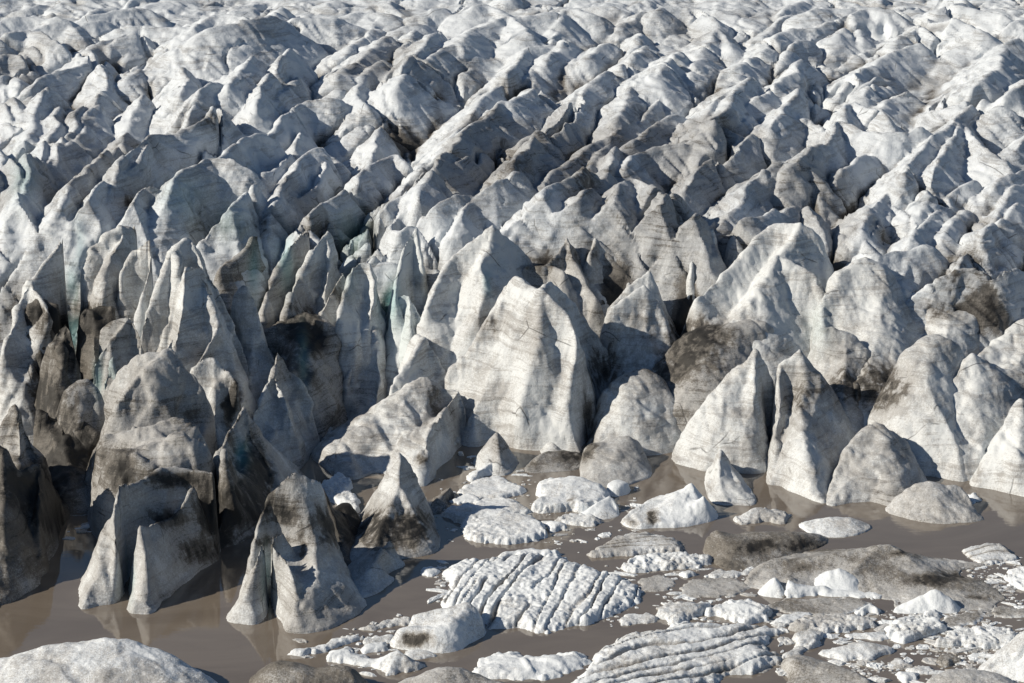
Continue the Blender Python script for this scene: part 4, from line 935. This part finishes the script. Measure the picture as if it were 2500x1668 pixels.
floe('flat grey pan with a white right end, left of the largest dirty mound', [(1662, 1433), (1700, 1415), (1780, 1412), (1822, 1425), (1832, 1439), (1780, 1456), (1700, 1461), (1664, 1453)], slab=.22, edge=.2, dirt0=.32, rough=.05)
floe('tiny white hump above the flat grey pans', [(1656, 1406), (1680, 1397), (1702, 1405), (1685, 1412)], slab=.45, dirt0=-.05)
floe('narrow white bar above the flat grey pan with a white end', [(1733, 1408), (1745, 1395), (1790, 1394), (1826, 1402), (1770, 1413)], slab=.35, dirt0=.02)
floe('white floe with a dark gash, left one of the pair below the grey pans', [(1597, 1498), (1640, 1480), (1700, 1475), (1738, 1481), (1720, 1500), (1680, 1516), (1660, 1534), (1630, 1520)], [[(1608, 1490, 1502), (1650, 1478, 1498), (1692, 1472, 1494), (1730, 1480, 1490)]], slab=.6, dirt0=.14, knob=.15)
floe('white floe with a sooty right end, right one of the pair below the grey pans', [(1720, 1501), (1750, 1485), (1800, 1475), (1850, 1480), (1888, 1501), (1860, 1521), (1810, 1528), (1768, 1511)], [[(1740, 1490, 1500), (1800, 1473, 1496), (1860, 1490, 1502)]], slab=.8, knob=.2, dirt0=.04)
floe('wide flat dark-grey pan below the largest dirty mound', [(1858, 1486), (1900, 1468), (1980, 1465), (2060, 1458), (2110, 1465), (2127, 1476), (2070, 1501), (1990, 1504), (1900, 1493)], slab=.25, edge=.2, dirt0=.38, rough=.05, rim=.3)
floe('small dirty-white floe left of the dark-gashed floe', [(1512, 1517), (1540, 1500), (1590, 1505), (1599, 1516), (1560, 1526), (1520, 1528)], slab=.45, dirt0=.16)
floe('plump white floe at the bottom edge left of the big ridged floe', [(1158, 1632), (1180, 1605), (1250, 1594), (1285, 1606), (1330, 1607), (1400, 1597), (1434, 1604), (1437, 1620), (1400, 1641), (1350, 1656), (1280, 1662), (1163, 1657)], slab=1.0, edge=.9, dirt0=-.1)
floe('white floe with a pointed peak below the tilted block', [(795, 1609), (840, 1582), (880, 1600), (930, 1608), (960, 1595), (1005, 1615), (1038, 1629), (990, 1641), (950, 1650), (920, 1632), (850, 1624)], [[(925, 1618, 1632), (972, 1586, 1624), (1012, 1626, 1634)], [(815, 1600, 1606), (850, 1588, 1602)]], slab=.5, dirt0=.05)
floe('small white floe just left of the tilted block', [(884, 1590), (900, 1576), (945, 1573), (938, 1590), (905, 1597)], slab=.5, dirt0=-.05)
floe('flat white plate before the tilted block', [(978, 1598), (1010, 1587), (1055, 1592), (1064, 1604), (1010, 1611)], slab=.25, dirt0=0)
floe('long white finger-shaped floe below the domed tower', [(708, 1597), (760, 1583), (820, 1563), (880, 1552), (888, 1559), (830, 1580), (780, 1594), (725, 1601)], slab=.5, dirt0=.03, knob=.1)
floe('streaky floe between the finger-shaped floe and the tilted block', [(886, 1567), (910, 1556), (955, 1550), (968, 1556), (945, 1568), (900, 1573)], slab=.3, dirt0=.1)
floe('thin line of sooty slush left of the tilted block', [(866, 1536), (920, 1528), (950, 1513), (1000, 1510), (1006, 1522), (960, 1532), (900, 1540)], slab=.4, dirt0=.12, knob=.15)
floe('small blue-shaded floe alone in the dark water of the inlet', [(1022, 1396), (1040, 1387), (1066, 1389), (1072, 1400), (1045, 1408)], slab=.4, dirt0=-.05)
floe('shadowed snow slab wedged behind the domed tower', [(778, 1192), (815, 1165), (850, 1172), (862, 1208), (882, 1230), (872, 1258), (840, 1242), (798, 1226)], slab=.8, dirt0=-.05, knob=.15)
floe('crusty white floe with a knobbly top, right bottom', [(2163, 1541), (2200, 1523), (2260, 1517), (2302, 1530), (2300, 1546), (2250, 1561), (2200, 1571), (2178, 1560)], slab=.85, knob=.25, dirt0=.06)
floe('wide knobbly white floe next to the right corner slope', [(2283, 1577), (2340, 1545), (2420, 1540), (2460, 1545), (2490, 1560), (2450, 1586), (2350, 1583)], slab=.8, knob=.25, dirt0=.04)
floe('tongue-shaped dark pan with a white rim', [(2288, 1526), (2330, 1500), (2390, 1493), (2405, 1508), (2370, 1526), (2320, 1534)], slab=.28, edge=.2, dirt0=.42, rough=.04, rim=.45)
floe('dark pan with a white corner cut by the right edge', [(2420, 1495), (2440, 1480), (2480, 1484), (2540, 1482), (2540, 1500), (2480, 1511), (2430, 1508)], slab=.3, edge=.2, dirt0=.42, rough=.05, rim=.3)
floe('long dirty lumpy floe above the crusty white one', [(1918, 1537), (1960, 1515), (2020, 1507), (2100, 1515), (2142, 1531), (2090, 1541), (2000, 1547)], slab=.7, knob=.2, dirt0=.18)
floe('square grey-white floe right of the big ridged floe', [(1938, 1560), (1960, 1546), (2010, 1545), (2006, 1575), (1970, 1584), (1945, 1578)], slab=.7, knob=.1, dirt0=.14)
floe('flat pale floe left of the crusty white floe', [(2055, 1555), (2100, 1545), (2160, 1543), (2165, 1560), (2110, 1563)], slab=.3, dirt0=.16)
floe('almond-shaped white floe with a dark shoulder', [(1988, 1598), (2030, 1585), (2100, 1574), (2160, 1580), (2180, 1592), (2130, 1611), (2060, 1612)], [[(2030, 1590, 1598), (2110, 1572, 1592), (2150, 1582, 1594)]], slab=.5, dirt0=.16, p=1.5)
floe('small dark-streaked floe between the ridged floe and the almond-shaped floe', [(1905, 1602), (1930, 1585), (1965, 1582), (1972, 1592), (1940, 1606), (1910, 1610)], slab=.5, dirt0=.2)
floe('rippled floe with dark folds at the right edge above the largest mound', [(2348, 1346), (2400, 1332), (2440, 1333), (2477, 1355), (2482, 1368), (2400, 1379)], [[(2400, 1338, 1350), (2440, 1330, 1348), (2470, 1355, 1362)]], slab=.5, ridged=(200, 60, 1.6, .3), dirt0=.2)
floe('grey hump of ice between the knobbly floes and the corner slope', [(2286, 1620), (2300, 1602), (2330, 1603), (2348, 1615), (2320, 1627)], slab=.6, dirt0=.34)
floe('white shard above the long dirty lumpy floe', [(2083, 1508), (2100, 1488), (2125, 1476), (2150, 1488), (2150, 1506), (2125, 1497)], [[(2100, 1490, 1498), (2122, 1474, 1492), (2145, 1492, 1500)]], slab=.3, dirt0=-.02)
floe('flat white scrap left of the white shard', [(1880, 1522), (1910, 1503), (1975, 1497), (1982, 1508), (1930, 1523)], slab=.4, dirt0=.03)
floe('clean white kite-shaped floe at the bottom near the right', [(2183, 1648), (2210, 1642), (2246, 1645), (2232, 1660), (2208, 1668)], slab=.5, dirt0=-.1)
floe('pale triangular floe above the kite-shaped floe', [(2172, 1622), (2195, 1610), (2228, 1626), (2200, 1630)], [[(2196, 1608, 1619)]], slab=.3, dirt0=.1)
floe('oval white floe right of the kite-shaped floe', [(2212, 1640), (2235, 1629), (2270, 1629), (2287, 1643), (2240, 1645)], slab=.35, dirt0=0)
floe('white knob floating before the triangular block', [(2240, 1520), (2262, 1500), (2292, 1494), (2298, 1506), (2270, 1520)], slab=.6, dirt0=0, knob=.15)
floe('white chip behind the smooth grey mound', [(2362, 1220), (2376, 1205), (2392, 1222), (2378, 1232)], [[(2372, 1204, 1218), (2388, 1216, 1222)]], slab=.3, dirt0=-.1)
floe('black gnarled ice stub in the inlet right of the black-footed pyramid', [(1048, 1252), (1082, 1252), (1098, 1225), (1104, 1200), (1075, 1203), (1053, 1230)], [[(1065, 1222, 1238), (1098, 1190, 1212)]], slab=.3, dirt0=.48)
floe('snowy bar behind the furrowed floe', [(1198, 1368), (1250, 1352), (1330, 1348), (1372, 1354), (1330, 1362), (1260, 1366)], slab=.7, dirt0=-.08)
floe('tilted white slab with a broken finger at the foot of the small grey cone', [(1140, 1178), (1180, 1168), (1215, 1152), (1235, 1128), (1215, 1112), (1178, 1138), (1150, 1160)], [[(1212, 1118, 1145), (1206, 1128, 1148)], [(1200, 1130, 1150), (1165, 1152, 1168)]], slab=.3, dirt0=.04)
floe('white lump at the right edge above the dark pan', [(2455, 1405), (2480, 1393), (2530, 1398), (2530, 1445), (2490, 1440), (2470, 1425)], slab=.6, knob=.2, dirt0=0)

# ------------------------------------------------------------------ brash: small fragments between the floes
allfeet = [f for f in FOOT]
boxes = [(f[:, 0].min(), f[:, 0].max(), f[:, 1].min(), f[:, 1].max()) for f in allfeet]


def in_poly(px, py, P):
    ins = False
    for i in range(len(P)):
        ax, ay = P[i]; bx, by = P[(i + 1) % len(P)]
        if (ay > py) != (by > py) and px < (bx - ax) * (py - ay) / (by - ay) + ax: ins = not ins
    return ins


brash_mesh = []
for k in range(10):
    r = random.Random(k + 40)
    n, m = 9, 5
    sx, sy = r.uniform(.8, 1.3), r.uniform(.45, .9)
    rad = [1 + r.uniform(-.42, .35) for _ in range(n)]
    V = []
    for j in range(m):
        f, z = [(1.0, -.25), (1.02, .02), (.94, .22), (.62, .25), (.28, .28)][j]
        for i in range(n):
            a = 2 * math.pi * i / n
            q = rad[i] * f + r.uniform(-.05, .05)
            V.append((math.cos(a) * q * sx, math.sin(a) * q * sy, z + (r.uniform(-.10, .14) if j > 1 else 0)))
    V.append((0, 0, .38))
    F = [(j * n + i, j * n + (i + 1) % n, (j + 1) * n + (i + 1) % n, (j + 1) * n + i) for j in range(m - 1) for i in range(n)]
    F3 = [((m - 1) * n + i, (m - 1) * n + (i + 1) % n, m * n) for i in range(n)]
    tri = [(a, b, c) for a, b, c, d in F] + [(a, c, d) for a, b, c, d in F] + F3
    d0 = [-.1, .0, .1, .2, .32][k % 5]
    me = mesh_from('ice_fragment', V, tri, np.full(len(V), d0), np.zeros(len(V)), smooth=False)
    me.materials.append(FLOE)
    brash_mesh.append(me)
ZONES = [  # u0, u1, v0, v1, how many, size
    (2200, 2500, 1500, 1668, 85, .62, 'among the knobbly floes in the bottom right'), (1900, 2200, 1500, 1668, 65, .62, 'around the almond-shaped floe'), (1500, 1900, 1380, 1480, 34, .5, 'around the flat grey pans'),
    (2380, 2500, 1360, 1500, 30, .55, 'at the right edge beside the largest dirty mound'), (1300, 1560, 1190, 1330, 22, .5, 'between the sloping slab and the two-horned iceberg'),
    (700, 1060, 1500, 1660, 14, .5, 'around the tilted block'), (1060, 1130, 1370, 1520, 12, .6, 'along the left side of the furrowed floe'), (1120, 1340, 1110, 1240, 14, .5, 'near the small grey cone'),
    (1560, 1900, 1460, 1540, 16, .5, 'around the dark-gashed floe'), (160, 240, 1280, 1315, 8, .5, 'in the dark channel at the far left'),
]
SHADE = ['clean white', 'white', 'pale grey', 'grey', 'dark grey']
for (u0, u1, v0, v1, n, size, where) in ZONES:
    made = tries = 0
    while made < n and tries < n * 12:
        tries += 1
        u, v = rng.uniform(u0, u1), rng.uniform(v0, v1)
        x, y = ground(u, v)
        if any(b[0] - .3 < x < b[1] + .3 and b[2] - .3 < y < b[3] + .3 and in_poly(x, y, P) for P, b in zip(allfeet, boxes)): continue
        s = size * rng.choice([.35, .5, .6, .8, 1.0, 1.5])
        bk = rng.randrange(10)
        o = bpy.data.objects.new('ice_fragment', brash_mesh[bk])
        C.objects.link(o)
        o.location = (x, y, -0.02)
        o.rotation_euler = (rng.uniform(-.06, .06), rng.uniform(-.06, .06), rng.gauss(0, .5) + rng.choice([0, math.pi]))
        o.scale = (s * rng.uniform(1, 1.7), s, s * rng.uniform(.5, .9))
        tag(o, 'small %s ice fragment floating %s' % (SHADE[bk % 5], where), 'ice fragment', 'brash ice ' + where)
        made += 1


# ------------------------------------------------------------------ broken blocks heaped at the head of the inlet and in the blue cleft
block_mesh = []
for k in range(6):
    r = random.Random(k + 90)
    V = []
    for z in (-.5, .5):
        n = 6
        tw = r.uniform(-.3, .3)
        for i in range(n):
            a = 2 * math.pi * i / n + tw + r.uniform(-.25, .25)
            q = r.uniform(.55, 1.0) * (1 if z < 0 else r.uniform(.55, .95))
            V.append((math.cos(a) * q, math.sin(a) * q * .8, z * r.uniform(.7, 1.1)))
    F = [(i, (i + 1) % 6, 6 + (i + 1) % 6) for i in range(6)] + [(i, 6 + (i + 1) % 6, 6 + i) for i in range(6)]
    F += [(6, 6 + i, 7 + i) for i in range(1, 5)] + [(0, i + 1, i) for i in range(1, 5)]
    me = mesh_from('ice_block', V, F, np.full(12, [-.05, .1, .25][k % 3]), np.full(12, [.25, .1, 0][k % 3]), smooth=False)
    me.materials.append(FLOE)
    block_mesh.append(me)
for (u, v, ru, rv, n, where) in ((770, 1040, 55, 45, 26, 'heaped in shadow at the head of the inlet'), (1110, 1095, 30, 22, 9, 'jammed in the dark gap left of the central pyramid')):
    cx, cy = ground(u, v)
    for i in range(n):
        a, q = rng.uniform(0, 6.28), math.sqrt(rng.random())
        x, y = ground(u + ru * q * math.cos(a), v + rv * q * math.sin(a))
        o = bpy.data.objects.new('ice_block', block_mesh[rng.randrange(6)])
        C.objects.link(o)
        sc_ = rng.uniform(.6, 1.5)
        o.scale = (sc_, sc_ * rng.uniform(.7, 1.1), sc_ * rng.uniform(.6, 1.1))
        o.rotation_euler = (rng.gauss(0, .4), rng.gauss(0, .4), rng.uniform(0, 6.28))
        o.location = (x, y, .1 + (1 - q) * 1.6 * rng.random())
        tag(o, 'broken ice block ' + where, 'ice block', 'ice blocks ' + where)


# ------------------------------------------------------------------ slush: crumbs too small to count
V, F = [], []
for (u0, u1, v0, v1, n) in ((1880, 2500, 1490, 1668, 1500), (1480, 1900, 1380, 1530, 420), (2340, 2500, 1360, 1500, 240), (1060, 1560, 1170, 1350, 330), (840, 1060, 1500, 1640, 130), (1060, 1110, 1370, 1520, 120)):
    for i in range(n):
        u, v = rng.uniform(u0, u1), rng.uniform(v0, v1)
        x, y = ground(u, v)
        if float(fbm(np.array([x / 3.5]), np.array([y / 5.5]), None, 97, 2)[0]) < -.05: continue
        r = rng.choice([.06, .08, .1, .12, .16, .22])
        b = len(V); ht = r * rng.uniform(.25, .7); a0 = rng.uniform(0, 6.28)
        for k in range(5):
            a = a0 + 1.2566 * k
            q = r * rng.uniform(.7, 1.4)
            V.append((x + math.cos(a) * q * 1.5, y + math.sin(a) * q, -.03))
        for k in range(5):
            px_, py_, _ = V[b + k]
            V.append((x + (px_ - x) * .75, y + (py_ - y) * .75, ht * rng.uniform(.7, 1.2)))
        for k in range(5):
            k2 = (k + 1) % 5
            F += [(b + k, b + k2, b + 5 + k2), (b + k, b + 5 + k2, b + 5 + k)]
        F += [(b + 5, b + 6, b + 7), (b + 5, b + 7, b + 8), (b + 5, b + 8, b + 9)]
me = mesh_from('slush', V, F, np.repeat(np.array([rng.uniform(-.1, .45) for _ in range(len(V) // 10)]), 10), np.zeros(len(V)), smooth=False)
tag(link('slush', me, FLOE), 'fine crumbs of slushy ice drifting between the floes', 'slush', None, 'stuff')
